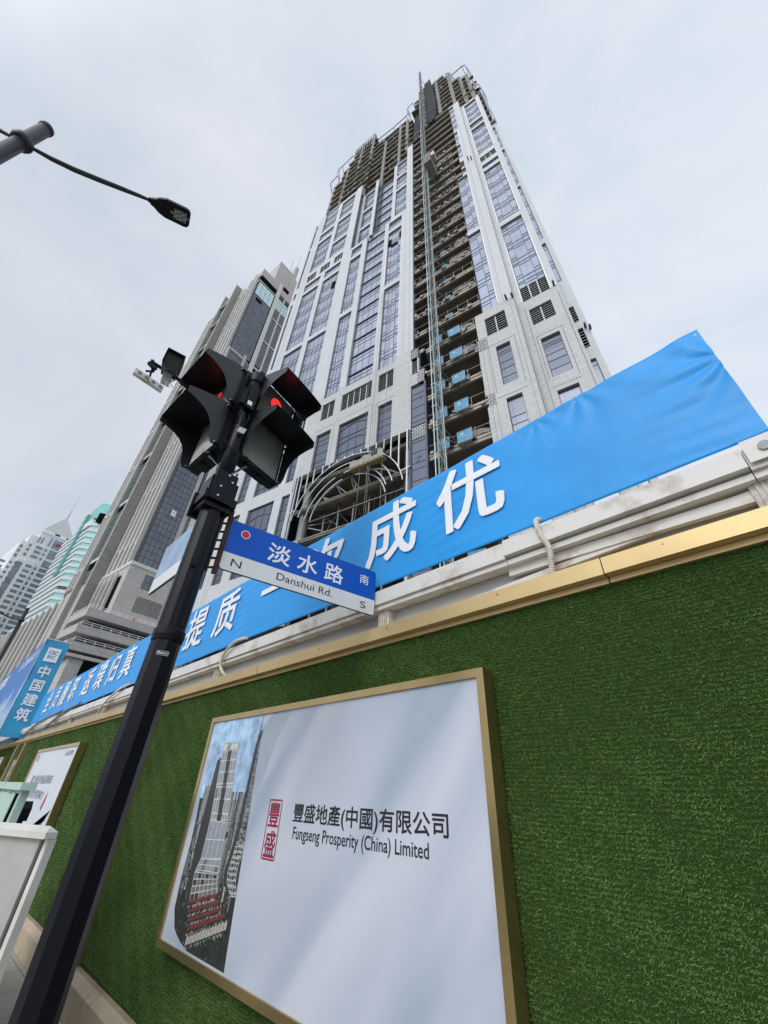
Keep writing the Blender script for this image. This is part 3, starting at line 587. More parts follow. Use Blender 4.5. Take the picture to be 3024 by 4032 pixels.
m.text('CSC', (bxr + .030, 1.61, z0 + .21), (0, 1, 0), (0, 0, 1), w=.24, h=.11, bold=.03, mi=1); m.text('EC', (bxr + .030, 1.63, z0 + .09), (0, 1, 0), (0, 0, 1), w=.20, h=.09, bold=.03, mi=1)
m.build('logo', [M['text_w'], M['cscec']], bb)
m = MB(BBO); m.text('匠心 建筑未来城市', (-19.6, 1.414, 4.75), (1, 0, 0), (0, 0, 1), w=3.0, h=.32, bold=.01); m.build('front_lettering', M['text_w'], bb)
m = MB(BBO); m.text('中国建筑', (-24.5, 1.414, 4.6), (1, 0, 0), (0, 0, 1), w=2.4, h=.5, bold=.02); m.build('front_lettering', M['text_w'], bb)
# sky-blue strip below the box
m = MB(BBO); m.box(-25, -16.6, 1.80, 1.90, 2.58, 2.66); m.build('base_strip', mat('pale_blue', (.3, .55, .75), .5), bb)
# ------------------------------------------------------------------ traffic light pole
PX, PY = -2.205, 0.653; PO = (PX, PY, 0)
pole = empty('traffic_pole', PO, 0, 'thick black octagonal traffic pole with collar and small number plate', 'traffic pole')
def ngon_ring(m, cx, cy, zs, rs, n=8, mi=0, rot=0.0):
    b0 = len(m.v)
    for z, r in zip(zs, rs):
        for k in range(n):
            a = 2 * math.pi * (k + .5) / n + rot; m.v.append((cx + r * math.cos(a) - m.o.x, cy + r * math.sin(a) - m.o.y, z - m.o.z))
    for i in range(len(zs) - 1):
        for k in range(n):
            k2 = (k + 1) % n; m.f.append((b0 + i * n + k, b0 + i * n + k2, b0 + (i + 1) * n + k2, b0 + (i + 1) * n + k)); m.m.append(mi)
    m.f.append(tuple(b0 + (len(zs) - 1) * n + k for k in range(n))); m.m.append(mi)
    m.f.append(tuple(b0 + n - 1 - k for k in range(n))); m.m.append(mi)
m = MB(PO); ngon_ring(m, PX, PY, [0, 2.20], [0.073, 0.069], 8, rot=.2); m.build('lower_shaft', M['blackmetal'], pole)
m = MB(PO); ngon_ring(m, PX, PY, [2.20, 2.225, 2.25, 2.262], [0.072, 0.076, 0.076, 0.068], 28); m.build('collar', M['blackmetal'], pole, smooth=False)
m = MB(PO); ngon_ring(m, PX, PY, [2.25, 3.05], [0.068, 0.067], 14, rot=.1); m.build('upper_shaft', M['blackmetal'], pole)
m = MB(PO); ngon_ring(m, PX, PY, [3.05, 4.20], [0.050, 0.050], 24); m.build('top_tube', M['blackmetal'], pole, smooth=True)
m = MB(PO)
ngon_ring(m, PX, PY, [4.20, 4.21, 4.30, 4.31], [0.052, 0.058, 0.058, 0.050], 28)
m.build('pole_cap', M['blackmetal'], pole)
m = MB(PO)      # clamp box between the two shafts
m.box(PX - .075, PX + .075, PY - .085, PY + .085, 2.98, 3.20); m.box(PX + .075, PX + .10, PY - .075, PY + .06, 3.02, 3.24)
m.box(PX - .10, PX + .09, PY - .10, PY + .10, 3.02, 3.08); m.box(PX - .09, PX - .07, PY - .11, PY + .11, 2.95, 3.12)
m.build('clamp', M['blackmetal'], pole)
for (dy, z) in ((-.03, 3.05), (-.03, 3.12), (.03, 3.18), (.0, 3.22)):
    m = MB(PO); m.tube([(PX + .10, PY + dy, z), (PX + .108, PY + dy, z)], .007, 6); m.build('bolt', M['galv'], pole)
m = MB(PO); m.tube([(PX + .066, PY - .02, 2.60), (PX + .082, PY - .025, 2.60)], .011, 6); m.build('bolt', M['blackmetal'], pole)
# vertical seam strip and number plate, on the side turned to the camera
th = math.atan2(-PY, -PX)
def on_pole(a, r, z): return Vector((PX + r * math.cos(th + a), PY + r * math.sin(th + a), z))
m = MB(PO)
for a_ in (0.62,): m.beam(on_pole(a_, .0695, 2.27), on_pole(a_, .0685, 3.0), .006, .004)
m.beam(on_pole(-.25, .0695, 2.27), on_pole(-.25, .0685, 2.62), .004, .004); m.beam(on_pole(.12, .0685, 2.27), on_pole(.12, .068, 2.40), .004, .004)
m.build('weld_seam', mat('seam_black', (.004, .004, .005), .6), pole)
ta = Vector((-math.sin(th), math.cos(th), 0)); nrm = Vector((math.cos(th), math.sin(th), 0)); c_ = Vector((PX, PY, 2.120)) + nrm * .0735
m = MB(PO); m.obox(c_ - ta * .026, ta * .052, Vector((0, 0, .019)), nrm * .002, 0); m.obox(c_ - ta * .0245 + Vector((0, 0, .0015)) + nrm * .0021, ta * .049, Vector((0, 0, .016)), nrm * .0006, 1)
m.text('黄0062121', tuple(c_ - ta * .022 + Vector((0, 0, .0045)) + nrm * .0032), tuple(ta), (0, 0, 1), w=.044, h=.0105, bold=.02, mi=0)
m.build('number_plate', [M['text_w'], M['black']], pole)

# signal heads -------------------------------------------------------------
M['lens'] = mat('milky_ribbed_lens', (0.15, 0.155, 0.125), 0.25, 0.0, spec=0.6)
t = M['lens'].node_tree; b = t.nodes['Principled BSDF']; wv = t.nodes.new('ShaderNodeTexWave'); wv.bands_direction = 'X'; wv.inputs['Scale'].default_value = 28
tcn = t.nodes.new('ShaderNodeTexCoord'); t.links.new(tcn.outputs['UV'], wv.inputs['Vector'])
M['visor'] = mat('visor_black', (0.014, 0.015, 0.018), 0.36, 0.0, spec=0.42)
M['visor_in'] = M['visor']
M['red_on'] = emis('red_signal_glow', (1.0, 0.04, 0.04), 1.2); M['red_dim'] = mat('red_lens_dark', (0.10, 0.01, 0.01), .35)
def signal_head(name, P0, u, label, ca=.17):
    """P0: bottom corner nearest the pole on the front plane, u: along the plate, w x h plate"""
    W, H0, Hm = 0.37, 3.49, 0.415
    u = Vector(u).normalized(); n = Vector((u.y, -u.x, 0))
    if n.dot(-Vector((P0[0], P0[1], 0))) < 0: n = -n
    P0 = Vector((P0[0], P0[1], 0)); O = tuple(P0 + Vector((0, 0, H0))); Z = Vector((0, 0, 1))
    root = empty(name, O, 0, label, 'traffic light', 'traffic signal heads on the black pole')
    def Q(a, d, z): return P0 + u * a + n * d + Z * (H0 + z)
    m = MB(O); m.obox(Q(-.012, -.085, -.005), u * (W + .024), n * .06, Z * (2 * Hm + .015)); m.obox(Q(.03, -.12, .02), u * (W - .06), n * .04, Z * (2 * Hm - .05)); m.build('housing', M['blackmetal'], root)
    for k in range(2):
        z = k * (Hm + .008); nm = 'upper' if k else 'lower'
        m = MB(O); m.obox(Q(0, -.025, z + .004), u * W, n * .022, Z * (Hm - .008)); m.obox(Q(-.01, -.02, z - .004), u * (W + .02), n * .012, Z * .016)
        rim = m.build('module_frame', M['blackmetal'], root)
        # ribbed lens: real vertical flutes
        m = MB(O); nf = 22
        def lens(uu, vv): 
            a = .022 + (W - .044) * uu; bulge = .012 * (1 - (2 * uu - 1) ** 2) * (1 - (2 * vv - 1) ** 4)
            return Q(a, .006 + bulge + .0030 * math.sin(uu * nf * 2 * math.pi), z + .022 + (Hm - .044) * vv)
        m.grid(lens, nf * 6, 8); ln = m.build('lens', M['lens'], root, smooth=True)
        if k:
            m = MB(O); pts = []
            for i in range(24):
                a = 2 * math.pi * i / 24; pts.append(Q(ca + .060 * math.cos(a), .024, z + Hm / 2 + .030 + .070 * math.sin(a)))
            m.face(pts); lit = m.build('lit_disc', M['red_on'], ln)
            m = MB(O)
            for i in range(-6, 7): m.obox(Q(ca + i * .010 - .001, .0245, z + Hm / 2 - .04), u * .002, n * .001, Z * .13)
            m.build('lens_rib', M['red_dim'], ln)
        # folded hood: two side plates with an S-cut, a ridged top sheet
        prof = [(d * .9, z) for d, z in ((0.0, .0), (.045, .0), (.066, .035), (.076, .085), (.086, .130), (.108, .175), (.145, .212), (.195, .240), (.255, .258), (.325, .270))]
        ez = Hm + .002
        for side in (0, 1):
            m = MB(O); a0 = 0.0 if side == 0 else W; fl = -1 if side == 0 else 1
            def S(d, zz, t=0): return Q(a0 + fl * (.004 + d * .06 + t), d, z + zz)
            low = prof; top = [(.325, .322), (.16, ez - .025), (0, ez)]
            # triangulated strip between lower curve and top line
            xs = [p[0] for p in low]
            ring_t = []
            for d, zl in low:
                zt = ez - (ez - .322) * (d / .2925) ** 1.3
                ring_t.append((d, max(zt, zl + .004)))
            for th_ in (0, .003):
                for i in range(len(low) - 1):
                    f_ = [S(*low[i], th_), S(*low[i + 1], th_), S(*ring_t[i + 1], th_), S(*ring_t[i], th_)]
                    m.face(f_ if th_ else f_[::-1])
            for i in range(len(low) - 1): m.face([S(*low[i], 0), S(*low[i + 1], 0), S(*low[i + 1], .003), S(*low[i], .003)])
            m.face([S(*low[-1], 0), S(*ring_t[-1], 0), S(*ring_t[-1], .003), S(*low[-1], .003)])
            m.build('visor_side', M['visor'], root)
        m = MB(O)
        for th_ in (0, .003):
            secs = []
            for d in (0, .07, .145, .22, .2925):
                zt = ez - (ez - .322) * (d / .2925) ** 1.3; e = .004 + d * .06; pk = .050 * (d / .2925)
                secs.append([Q(-e, d, z + zt + th_), Q(W * .18, d, z + zt + th_ + pk * .2), Q(W * .5, d, z + zt + th_ + pk * .25), Q(W * .82, d, z + zt + th_ + pk * .2), Q(W + e, d, z + zt + th_)])
            for s0_, s1_ in zip(secs, secs[1:]):
                for i in range(4): f_ = [s0_[i], s0_[i + 1], s1_[i + 1], s1_[i]]; m.face(f_ if th_ else f_[::-1])
        m.build('visor_top', M['visor'], root)
        for (a, zz) in ((-.014, .02), (-.014, Hm - .03), (W + .014, .02), (W + .014, Hm - .03)):
            m = MB(O); m.tube([Q(a, -.02, z + zz), Q(a, .012, z + zz)], .009, 8); m.tube([Q(a, .012, z + zz), Q(a, .018, z + zz)], .005, 6); m.build('hinge', M['blackmetal'], root)
            m = MB(O); m.tube([Q(a * .6 + (.006 if a < 0 else W * .4 - .006), .018, z + zz), Q(a + (-.004 if a < 0 else .004), .018, z + zz)], .006, 6); m.build('screw', M['galv'], root)
    # flat steel stay under the head running back to the clamp
    m = MB(O); e_ = Q(.10, -.03, -.02); c0 = Vector((PX + .07, PY + .0, 3.235)); m.beam(e_, c0, .030, .004, up=(0, 0, 1)); m.tube([e_ + Z * -.004, e_ + Z * .012], .012, 8); m.build('stay', M['steel'], root)
    m = MB(O); m.tube([Q(.12, -.03, -.015), Q(.12, -.03, .0)], .05, 14); m.tube([Q(.24, -.05, -.012), Q(.24, -.05, .0)], .03, 10); m.build('bottom_gland', M['blackmetal'], root)
    return root
signal_head('traffic_light', (-2.197, 0.690), (-0.2521, 0.9677, 0), 'traffic light facing right, showing red and an open ribbed lower lens')
signal_head('traffic_light', (-2.240, 0.540), (-0.9976, -0.0700, 0), 'traffic light facing left with its red lamp mostly hidden by the hood', ca=.27)
# bits on the pole between the two heads
m = MB(PO); m.box(PX + .045, PX + .10, PY - .055, PY + .01, 3.84, 4.08); m.box(PX + .05, PX + .09, PY - .09, PY - .06, 3.86, 4.02); bx = m.build('junction_box', M['blackmetal'], pole)
m = MB(PO); m.box(PX + .1005, PX + .102, PY - .045, PY - .012, 3.865, 3.905); m.build('sticker', M['white'], bx)
m = MB(PO); m.obox((PX + .075, PY - .045, 3.60), (.0, .05, .01), (.01, 0, 0), (0, .01, .05)); m.build('tag_plate', M['galv'], pole)
for (q0, q1, q2) in (((.06, -.02, 3.84), (.10, -.03, 3.70), (.06, -.03, 3.62)), ((.07, -.05, 3.84), (.085, -.07, 3.74), (.06, -.05, 3.68)), ((.07, .0, 3.84), (.08, .01, 3.76), (.06, .0, 3.70)), ((.055, -.09, 3.50), (.08, -.03, 3.43), (.06, .09, 3.46))):
    m = MB(PO); m.tube([(PX + q0[0], PY + q0[1], q0[2]), (PX + q1[0], PY + q1[1], q1[2]), (PX + q2[0], PY + q2[1], q2[2])], .005, 6); m.build('cable', M['blackmetal'], pole)
# camera on its arm
m = MB(PO); m.tube([(PX - .03, PY, 4.18), (-2.50, .50, 4.33), (-2.76, .26, 4.36)], .022, 8); m.tube([(-2.76, .26, 4.36), (-2.79, .10, 4.40), (-2.80, .00, 4.41)], .016, 8); m.build('camera_arm', M['blackmetal'], pole)
cm = empty('surveillance_camera', (-2.79, .17, 4.40), 0, 'dark bullet surveillance camera with hooded lens on the pole arm', 'camera'); cO = (-2.79, .17, 4.40)
d_ = Vector((.80, -.12, -.42)).normalized(); s_ = Vector((0, 0, 1)).cross(d_).normalized(); u_ = d_.cross(s_)
b0 = Vector((-2.83, .150, 4.46))
m = MB(cO); m.obox(b0 - s_ * .058 - u_ * .055, s_ * .116, u_ * .13, d_ * .22); m.build('body', M['lampmetal'], cm)
m = MB(cO); m.obox(b0 - s_ * .066 + u_ * .080, s_ * .132, u_ * .012, d_ * .25); m.obox(b0 - s_ * .068 - u_ * .02, s_ * .006, u_ * .10, d_ * .24); m.obox(b0 + s_ * .062 - u_ * .02, s_ * .006, u_ * .10, d_ * .24); m.build('hood', M['blackmetal'], cm)
m = MB(cO); f0 = b0 + d_ * .2005; m.obox(f0 - s_ * .045 - u_ * .04, s_ * .09, u_ * .10, d_ * .004, 1); m.obox(f0 - s_ * .020 - u_ * .010 + d_ * .005, s_ * .040, u_ * .036, d_ * .004, 0); m.build('lens_window', [M['lens'], M['black']], cm)
m = MB(cO); m.obox(b0 - s_ * .03 - u_ * .13, s_ * .06, u_ * .075, d_ * .12); m.build('mount', M['sheet'], cm)
m = MB(cO)
for q in ((.0, .0), (.01, .02), (-.01, -.01)): m.tube([(-2.79 + q[0], .20, 4.36), (-2.78, .16 + q[1], 4.29 + q[0]), (-2.78 + q[1], .19 + q[0] * 2, 4.25)], .004, 5)
m.build('cable_tail', M['offw'], cm)
# detector bar hanging from the arm tip
lb = empty('detector_bar', (-2.80, .0, 4.30), 0, 'pale detector bar with four round sensors hanging from the arm tip', 'sensor bar'); lO = (-2.80, .0, 4.30)
e0 = Vector((-2.80, -.062, 4.215)); e1 = Vector((-2.79, .160, 4.185)); dv = (e1 - e0)
m = MB(lO); m.obox(e0, dv, (0.0, 0, .052), (-.035, .0, .0)); m.build('bar', M['offw'], lb)
for k in range(4):
    c = e0 + dv * (.16 + .24 * k) + Vector((.001, 0, .026)); m = MB(lO); m.tube([c, c + Vector((.006, 0, -.001))], .014, 12); m.build('sensor', M['steel'], lb)
m = MB(lO); m.beam((-2.81, .02, 4.43), (-2.81, .045, 4.24), .014); m.beam((-2.81, -.01, 4.40), (-2.80, .05, 4.36), .03); m.beam((-2.81, .05, 4.34), (-2.81, .0, 4.30), .012); m.beam((-2.81, .0, 4.44), (-2.81, .03, 4.38), .022); m.tube([(-2.80, .08, 4.24), (-2.795, .05, 4.20), (-2.80, .02, 4.26)], .004, 5); m.build('hanger', M['blackmetal'], lb)

# ------------------------------------------------------------------ street name sign
SA = R_(81.5); SU = Vector((math.cos(SA), math.sin(SA), 0)); SN = Vector((SU.y, -SU.x, 0)); S0 = Vector((PX, PY, 0))
sg = empty('street_sign', tuple(S0 + SU * .68 + Vector((0, 0, 2.66))), 0, 'blue and white street name sign with a red dot, bolted to the pole', 'street sign'); SO = tuple(S0 + SU * .68 + Vector((0, 0, 2.66)))
def SP(a, z, d=0): return S0 + SU * a + SN * d + Vector((0, 0, z))
def rrect(a0, a1, z0, z1, r, corners):
    p = []
    for (cx_, cz_, st, on) in ((a1 - r, z0 + r, -90, corners[0]), (a1 - r, z1 - r, 0, corners[1]), (a0 + r, z1 - r, 90, corners[2]), (a0 + r, z0 + r, 180, corners[3])):
        if on:
            for k in range(7): t_ = R_(st + 15 * k); p.append((cx_ + r * math.cos(t_), cz_ + r * math.sin(t_)))
        else: p.append({-90: (a1, z0), 0: (a1, z1), 90: (a0, z1), 180: (a0, z0)}[st])
    return p
M['s_blue'] = mat('sign_blue', (0.003, 0.092, 0.50), 0.4, spec=.25); M['s_white'] = mat('sign_white', (0.72, 0.74, 0.74), 0.4, var=.05, vscale=6); M['s_red'] = mat('sign_red', (0.55, 0.006, 0.02), .4)
zd = 2.771
m = MB(SO); m.prism([SP(a, z, -.013) for a, z in rrect(.130, 1.231, 2.657, 2.994, .022, (1, 1, 0, 1))], SN * .012); m.build('plate', M['lampmetal'], sg)
m = MB(SO); m.face([SP(a, z, .0005) for a, z in rrect(.132, 1.229, zd, 2.992, .022, (0, 1, 0, 0))]); m.build('blue_field', M['s_blue'], sg)
m = MB(SO); m.face([SP(a, z, .0005) for a, z in rrect(.132, 1.229, 2.659, zd - .0005, .022, (1, 0, 0, 1))]); m.build('white_field', M['s_white'], sg)
def disc(c, r, d, mt, nm):
    m = MB(SO); m.face([SP(c[0] + r * math.cos(2 * math.pi * i / 40), c[1] + r * math.sin(2 * math.pi * i / 40), d) for i in range(40)]); m.build(nm, mt, sg)
disc((.232, 2.922), .0295, .0012, M['s_white'], 'dot_ring'); disc((.232, 2.922), .0235, .002, M['s_red'], 'red_dot')
for ch, a0, a1, z0, z1 in (('淡', .395, .548, 2.805, 2.935), ('水', .603, .748, 2.805, 2.935), ('路', .808, .950, 2.805, 2.935), ('南', 1.092, 1.166, 2.868, 2.940)):
    m = MB(SO); m.text(ch, tuple(SP(a0, z0, .0015)), tuple(SU), (0, 0, 1), w=a1 - a0, h=z1 - z0, fat=.0022 if ch != '南' else .0004); m.build('character', M['text_w'], sg)
for ch, a0, w_, z0, h_ in (('N', .192, .062, 2.692, .048), ('Danshui Rd.', .482, .40, 2.697, .048), ('S', 1.108, .047, 2.688, .050)):
    m = MB(SO); m.text(ch, tuple(SP(a0, z0, .0015)), tuple(SU), (0, 0, 1), w=w_, h=h_, bold=.0); m.build('lettering', M['ink'], sg)
m = MB(SO); m.obox(SP(.055, 2.62, -.018), SU * .02, SN * .03, Vector((0, 0, .43))); m.obox(SP(.105, 2.62, -.018), SU * .022, SN * .03, Vector((0, 0, .43)))
for i in range(7): m.beam(SP(.06, 2.64 + .06 * i, -.005), SP(.125, 2.66 + .06 * i, -.005), .008, .012)
m.build('bracket', M['rust'], sg)
# second name sign, running left from the pole, only its pale face and lower edge in view
s2 = empty('street_sign', (PX - .3, .70, 2.57), 0, 'pale second name sign seen edge on behind the pole, left side', 'street sign'); s2O = (PX - .3, .70, 2.57)
m = MB(s2O); m.prism([(-2.29, .664, 2.62), (-2.29, .664, 3.20), (-2.46, .660, 3.22), (-2.94, .660, 2.94 - .02), (-2.92, .660, 2.60)], (0, .012, 0)) if False else m.box(-2.93, -2.27, .655, .668, 2.66, 3.02)
m.build('plate', M['lampmetal'], s2)
m = MB(s2O); m.box(-2.927, -2.272, .6535, .6549, 2.765, 3.017, 0); m.box(-2.927, -2.272, .6535, .6549, 2.663, 2.764, 1); m.build('face_print', [mat('sign_sky_sheen', (.25, .42, .62), .15, .5, var=.5, vscale=3), M['s_white']], s2)

# ------------------------------------------------------------------ street lamps
def lamp(name, base, top, rring, ax, label, arms=(1, -1), det=True):
    bx_, by_ = base; O = (bx_, by_, 0); root = empty(name, O, 0, label, 'street lamp', 'twin arm street lamps'); ax = Vector(ax).normalized(); P = Vector((bx_, by_, 0)); Z = Vector((0, 0, 1))
    m = MB(O); n = 20; ngon_ring(m, bx_, by_, [0, top], [rring * 1.5, rring], n); m.build('pole', M['lampmetal'], root, smooth=True)
    m = MB(O); ngon_ring(m, bx_, by_, [top - .0, top + .0, top + .05, top + .06], [rring * 1.08, rring * 1.12, rring * 1.12, rring * .8], n); m.build('pole_cap', M['lampmetal'], root)
    zr = top - .58
    m = MB(O); ngon_ring(m, bx_, by_, [zr - .07, zr - .05, zr - .0, zr + .05, zr + .07], [rring * 1.05, rring * 1.45, rring * 1.6, rring * 1.45, rring * 1.05], 24); m.build('arm_collar', M['lampmetal'], root, smooth=True)
    for sgn in arms:
        a = ax * sgn
        pts = [P + a * (rring + x) + Z * (zr + z) for x, z in ((0, -.02), (.25, -.02), (.5, .02), (.75, .10), (1.0, .19), (1.2, .26), (1.36, .31))]
        m = MB(O); m.tube(pts, [.020, .030, .034, .034, .032, .027, .021], 10); arm = m.build('arm', M['lampmetal'], root, smooth=True)
        s_ = a.cross(Z); e = pts[-1]; d = (pts[-1] - pts[-2]).normalized(); d = (d + Vector((0, 0, -.15))).normalized(); k_ = s_.cross(d).normalized()
        if k_.z < 0: k_ = -k_
        outl = [(0, .04), (.05, .058), (.11, .10), (.20, .132), (.47, .136), (.515, .12), (.535, .08)]
        poly = [e + d * x + s_ * y for x, y in outl] + [e + d * x - s_ * y for x, y in outl[::-1]]
        m = MB(O); m.prism([p - k_ * .03 for p in poly], k_ * .05); m.tube([e - d * .03, e + d * .03], .035, 10); hd = m.build('lamp_head', M['blackmetal'], root)
        if det:
            m = MB(O); o_ = e - k_ * .0315
            m.obox(o_ + d * .31 - s_ * .075, d * .18, s_ * .15, -k_ * .004, 1)
            m.obox(o_ + d * .27 - s_ * .02, d * .04, s_ * .04, -k_ * .006, 2); m.obox(o_ + d * .49 - s_ * .02, d * .03, s_ * .04, -k_ * .006, 2)
            for i in range(6):
                for j in range(9):
                    c = o_ + d * (.325 + .028 * i) + s_ * (-.065 + .0155 * j) - k_ * .0045; m.obox(c, d * .017, s_ * .006, -k_ * .003, 0 if (i * 3 + j * 5) % 4 else 2)
            m.build('led_panel', [mat('led_silver', (.9, .9, .9), .25, .3), mat('led_board', (.12, .12, .13), .4), M['steel']], hd)
    return root
cdir = (0.26, 0.965, 0)
lamp('street_lamp', (-4.62, -2.43), 9.0, .078, cdir, 'black street lamp with curved arm overhead, cut off by the left edge')
lamp('street_lamp', (-27.0, 1.0), 8.85, .085, (0.1, -1, 0), 'small distant street lamp before the white tiled tower, lower left', arms=(1,), det=False)
# ------------------------------------------------------------------ the tower under construction
aT = R_(12.38236); TXv = Vector((math.cos(aT), math.sin(aT), 0)); TYv = Vector((-TXv.y, TXv.x, 0))
TC = TXv * -19 + TYv * 24
tower = empty('skyscraper', (TC.x, TC.y, 0), aT, 'tall unfinished stone and glass skyscraper with bare concrete top floors', 'skyscraper')
TO = (-19, 24, 0)            # tower coordinates (a along the face, t depth from camera line, z) minus this = local
def cv(a, z, t):             # facade measurements were taken on the t=24 plane: carry them to plane t
    return a * t / 24.0, 1.6 + (z - 1.6) * t / 24.0
def rc(a0, a1, z0, z1, t): return (a0 * t / 24, a1 * t / 24, 1.6 + (z0 - 1.6) * t / 24, 1.6 + (z1 - 1.6) * t / 24)
def wall(t, a0, a1, z0, z1, holes, matl, depth=0.6, name='stone_wall', split=None):
    """wall with rectangular openings and reveals, apparent coordinates"""
    A0, A1, ZZ0, ZZ1 = rc(a0, a1, z0, z1, t); H = [rc(*h, t) for h in holes]
    xs = sorted({A0, A1} | {min(max(v, A0), A1) for h in H for v in h[:2]}); zs = sorted({ZZ0, ZZ1} | {min(max(v, ZZ0), ZZ1) for h in H for v in h[2:]})
    nx, nz = len(xs) - 1, len(zs) - 1
    sol = [[not any(h[0] - 1e-6 < (xs[i] + xs[i + 1]) / 2 < h[1] + 1e-6 and h[2] - 1e-6 < (zs[j] + zs[j + 1]) / 2 < h[3] + 1e-6 for h in H) for j in range(nz)] for i in range(nx)]
    m = MB(TO); t1 = t + depth
    for i in range(nx):
        for j in range(nz):
            if not sol[i][j]: continue
            x0, x1, c0, c1 = xs[i], xs[i + 1], zs[j], zs[j + 1]
            m.face([(x0, t, c0), (x1, t, c0), (x1, t, c1), (x0, t, c1)]); m.face([(x0, t1, c0), (x0, t1, c1), (x1, t1, c1), (x1, t1, c0)])
            if i == 0 or not sol[i - 1][j]: m.face([(x0, t, c0), (x0, t, c1), (x0, t1, c1), (x0, t1, c0)])
            if i == nx - 1 or not sol[i + 1][j]: m.face([(x1, t, c0), (x1, t1, c0), (x1, t1, c1), (x1, t, c1)])
            if j == 0 or not sol[i][j - 1]: m.face([(x0, t, c0), (x0, t1, c0), (x1, t1, c0), (x1, t, c0)])
            if j == nz - 1 or not sol[i][j + 1]: m.face([(x0, t, c1), (x1, t, c1), (x1, t1, c1), (x0, t1, c1)])
    return m.build(name, matl, tower)
FL0 = 46.1        # one floor line; storeys are 4 m
def window(t, a0, a1, z0, z1, style='grid', rec=0.22, gm=None, holes=()):
    A0, A1, c0, c1 = rc(a0, a1, z0, z1, t); tg = t + rec
    m = MB(TO); hs = [rc(*h, t) for h in holes]
    m.box(A0, A1, tg, tg + .05, c0, c1); gl = m.build('window', gm or (M['glassU'] if z0 > 42 else M['glassL']), tower)
    m = MB(TO); W = A1 - A0; tf = tg - .03
    def V_(x, za, zb, w=.09): m.box(x - w * .32, x + w * .32, tf, tg - .001, za, zb)
    def H_(z, xa, xb, w=.10, pr=0.0):
        if c0 + .05 < z < c1 - .05: m.box(xa, xb, tf - .005 - pr, tg - .002, z - w * .28, z + w * .28)
    V_(A0 + .04, c0, c1, .08); V_(A1 - .04, c0, c1, .08); m.box(A0, A1, tf, tg - .0015, c0, c0 + .09); m.box(A0, A1, tf, tg - .0015, c1 - .09, c1)
    sc = t / 24; k0 = int((z0 - FL0) / 4) - 2; k1 = int((z1 - FL0) / 4) + 2
    if style == 'grid':
        e = .17 * W if W > 3 else .26 * W
        V_(A0 + e, c0, c1); V_(A1 - e, c0, c1)
        if W > 3:
            for q in (1 / 3, 2 / 3): V_(A0 + e + (W - 2 * e) * q, c0, c1, .035)
        else: V_((A0 + A1) / 2, c0, c1, .03)
        for k in range(k0, k1 + 1):
            zz = 1.6 + (FL0 + 4 * k - 1.6) * sc
            H_(zz, A0, A1, .13); H_(zz - .62, A0 + e, A1 - e); H_(zz - .62 + .25, A0, A0 + e, .09); H_(zz - .62 + .25, A1 - e, A1, .09); H_(zz + .85, A0, A1, .12)
            H_(zz + 1.45, A0, A0 + e, .09); H_(zz + 1.45, A1 - e, A1, .09)
    elif style == 'half':
        V_(A0 + W * .62, c0, c1)
        for k in range(k0, k1 + 1):
            zz = 1.6 + (FL0 + 4 * k - 1.6) * sc
            H_(zz, A0, A1, .13); H_(zz - .62, A0, A0 + W * .62); H_(zz + .85, A0, A1, .12); H_(zz + 1.5, A0 + W * .62, A1, .09)
    elif style == 'curtain':
        for q in range(1, 4): V_(A0 + W * q / 4, c0, c1, .035)
        for k in range(k0, k1 + 1):
            zz = 1.6 + (FL0 + 4 * k - 1.6) * sc
            H_(zz, A0 - .05, A1 + .0, .30, .10); H_(zz - .85, A0, A1, .09); H_(zz - 1.7, A0, A1, .09)
    elif style == 'narrow':
        for k in range(k0, k1 + 1):
            zz = 1.6 + (FL0 + 4 * k - 1.6) * sc; H_(zz, A0, A1, .14); H_(zz - .6, A0, A1); H_(zz + .9, A0, A1)
    elif style == 'low':
        n = max(3, int((c1 - c0) / 1.15)); hs_ = [c0 + (c1 - c0) * q for q in (.04, .21, .41, .58, .79, .85)] if c1 - c0 > 4 else [c0 + (c1 - c0) * q for q in (.3, .62, .85)]
        for z in hs_: H_(z, A0, A1, .10)
        V_(A0 + W * .25, c0, c1, .02)
    elif style == 'strip':
        z = c0 + .6; i = 0
        while z < c1: H_(z, A0, A1, .07); z += (.75, 1.3, 1.3)[i % 3]; i += 1
    elif style == 'arched':
        for q in (.12, .37, .63, .88): V_(A0 + W * q, c0, c1, .09)
        for i in range(1, 5): 
            zb = c0 + (c1 - c0) * i / 5
            pts = [(A0 + W * q / 10, tg - .03, zb + (math.sin(math.pi * q / 10) * .55 if i in (2, 4) else 0)) for q in range(11)]
            for p, q in zip(pts, pts[1:]): m.beam(p, q, .05, .09)
    m.build('mullions', M['mull'], gl); return gl
def louver(t, a0, a1, z0, z1, posts=1, white=True, rec=.16, n=8):
    A0, A1, c0, c1 = rc(a0, a1, z0, z1, t); tg = t + rec
    m = MB(TO); m.box(A0, A1, tg + .034, tg + .10, c0, c1); g_ = m.build('louver_opening', M['black'], tower)
    m = MB(TO)
    for i in range(1, n): z = c0 + (c1 - c0) * i / n; m.box(A0, A1, tg, tg + .03, z - .022, z + .022)
    for i in range(1, posts + 1): x = A0 + (A1 - A0) * i / (posts + 1); m.box(x - .06, x + .06, tg - .03, tg - .001, c0, c1)
    m.box(A0, A1, tg - .04, tg + .0, c0, c0 + .08); m.build('louver_slats', M['slat'], g_)
    if white:
        m = MB(TO); m.box(A0 - .10, A0 - .0, t - .03, t + .3, c0, c1 - .15); m.build('jamb_strip', M['white'], tower)
        m = MB(TO); m.box(A1 + .0, A1 + .10, t - .03, t + .3, c0, c1 - .15); m.build('jamb_strip', M['white'], tower)
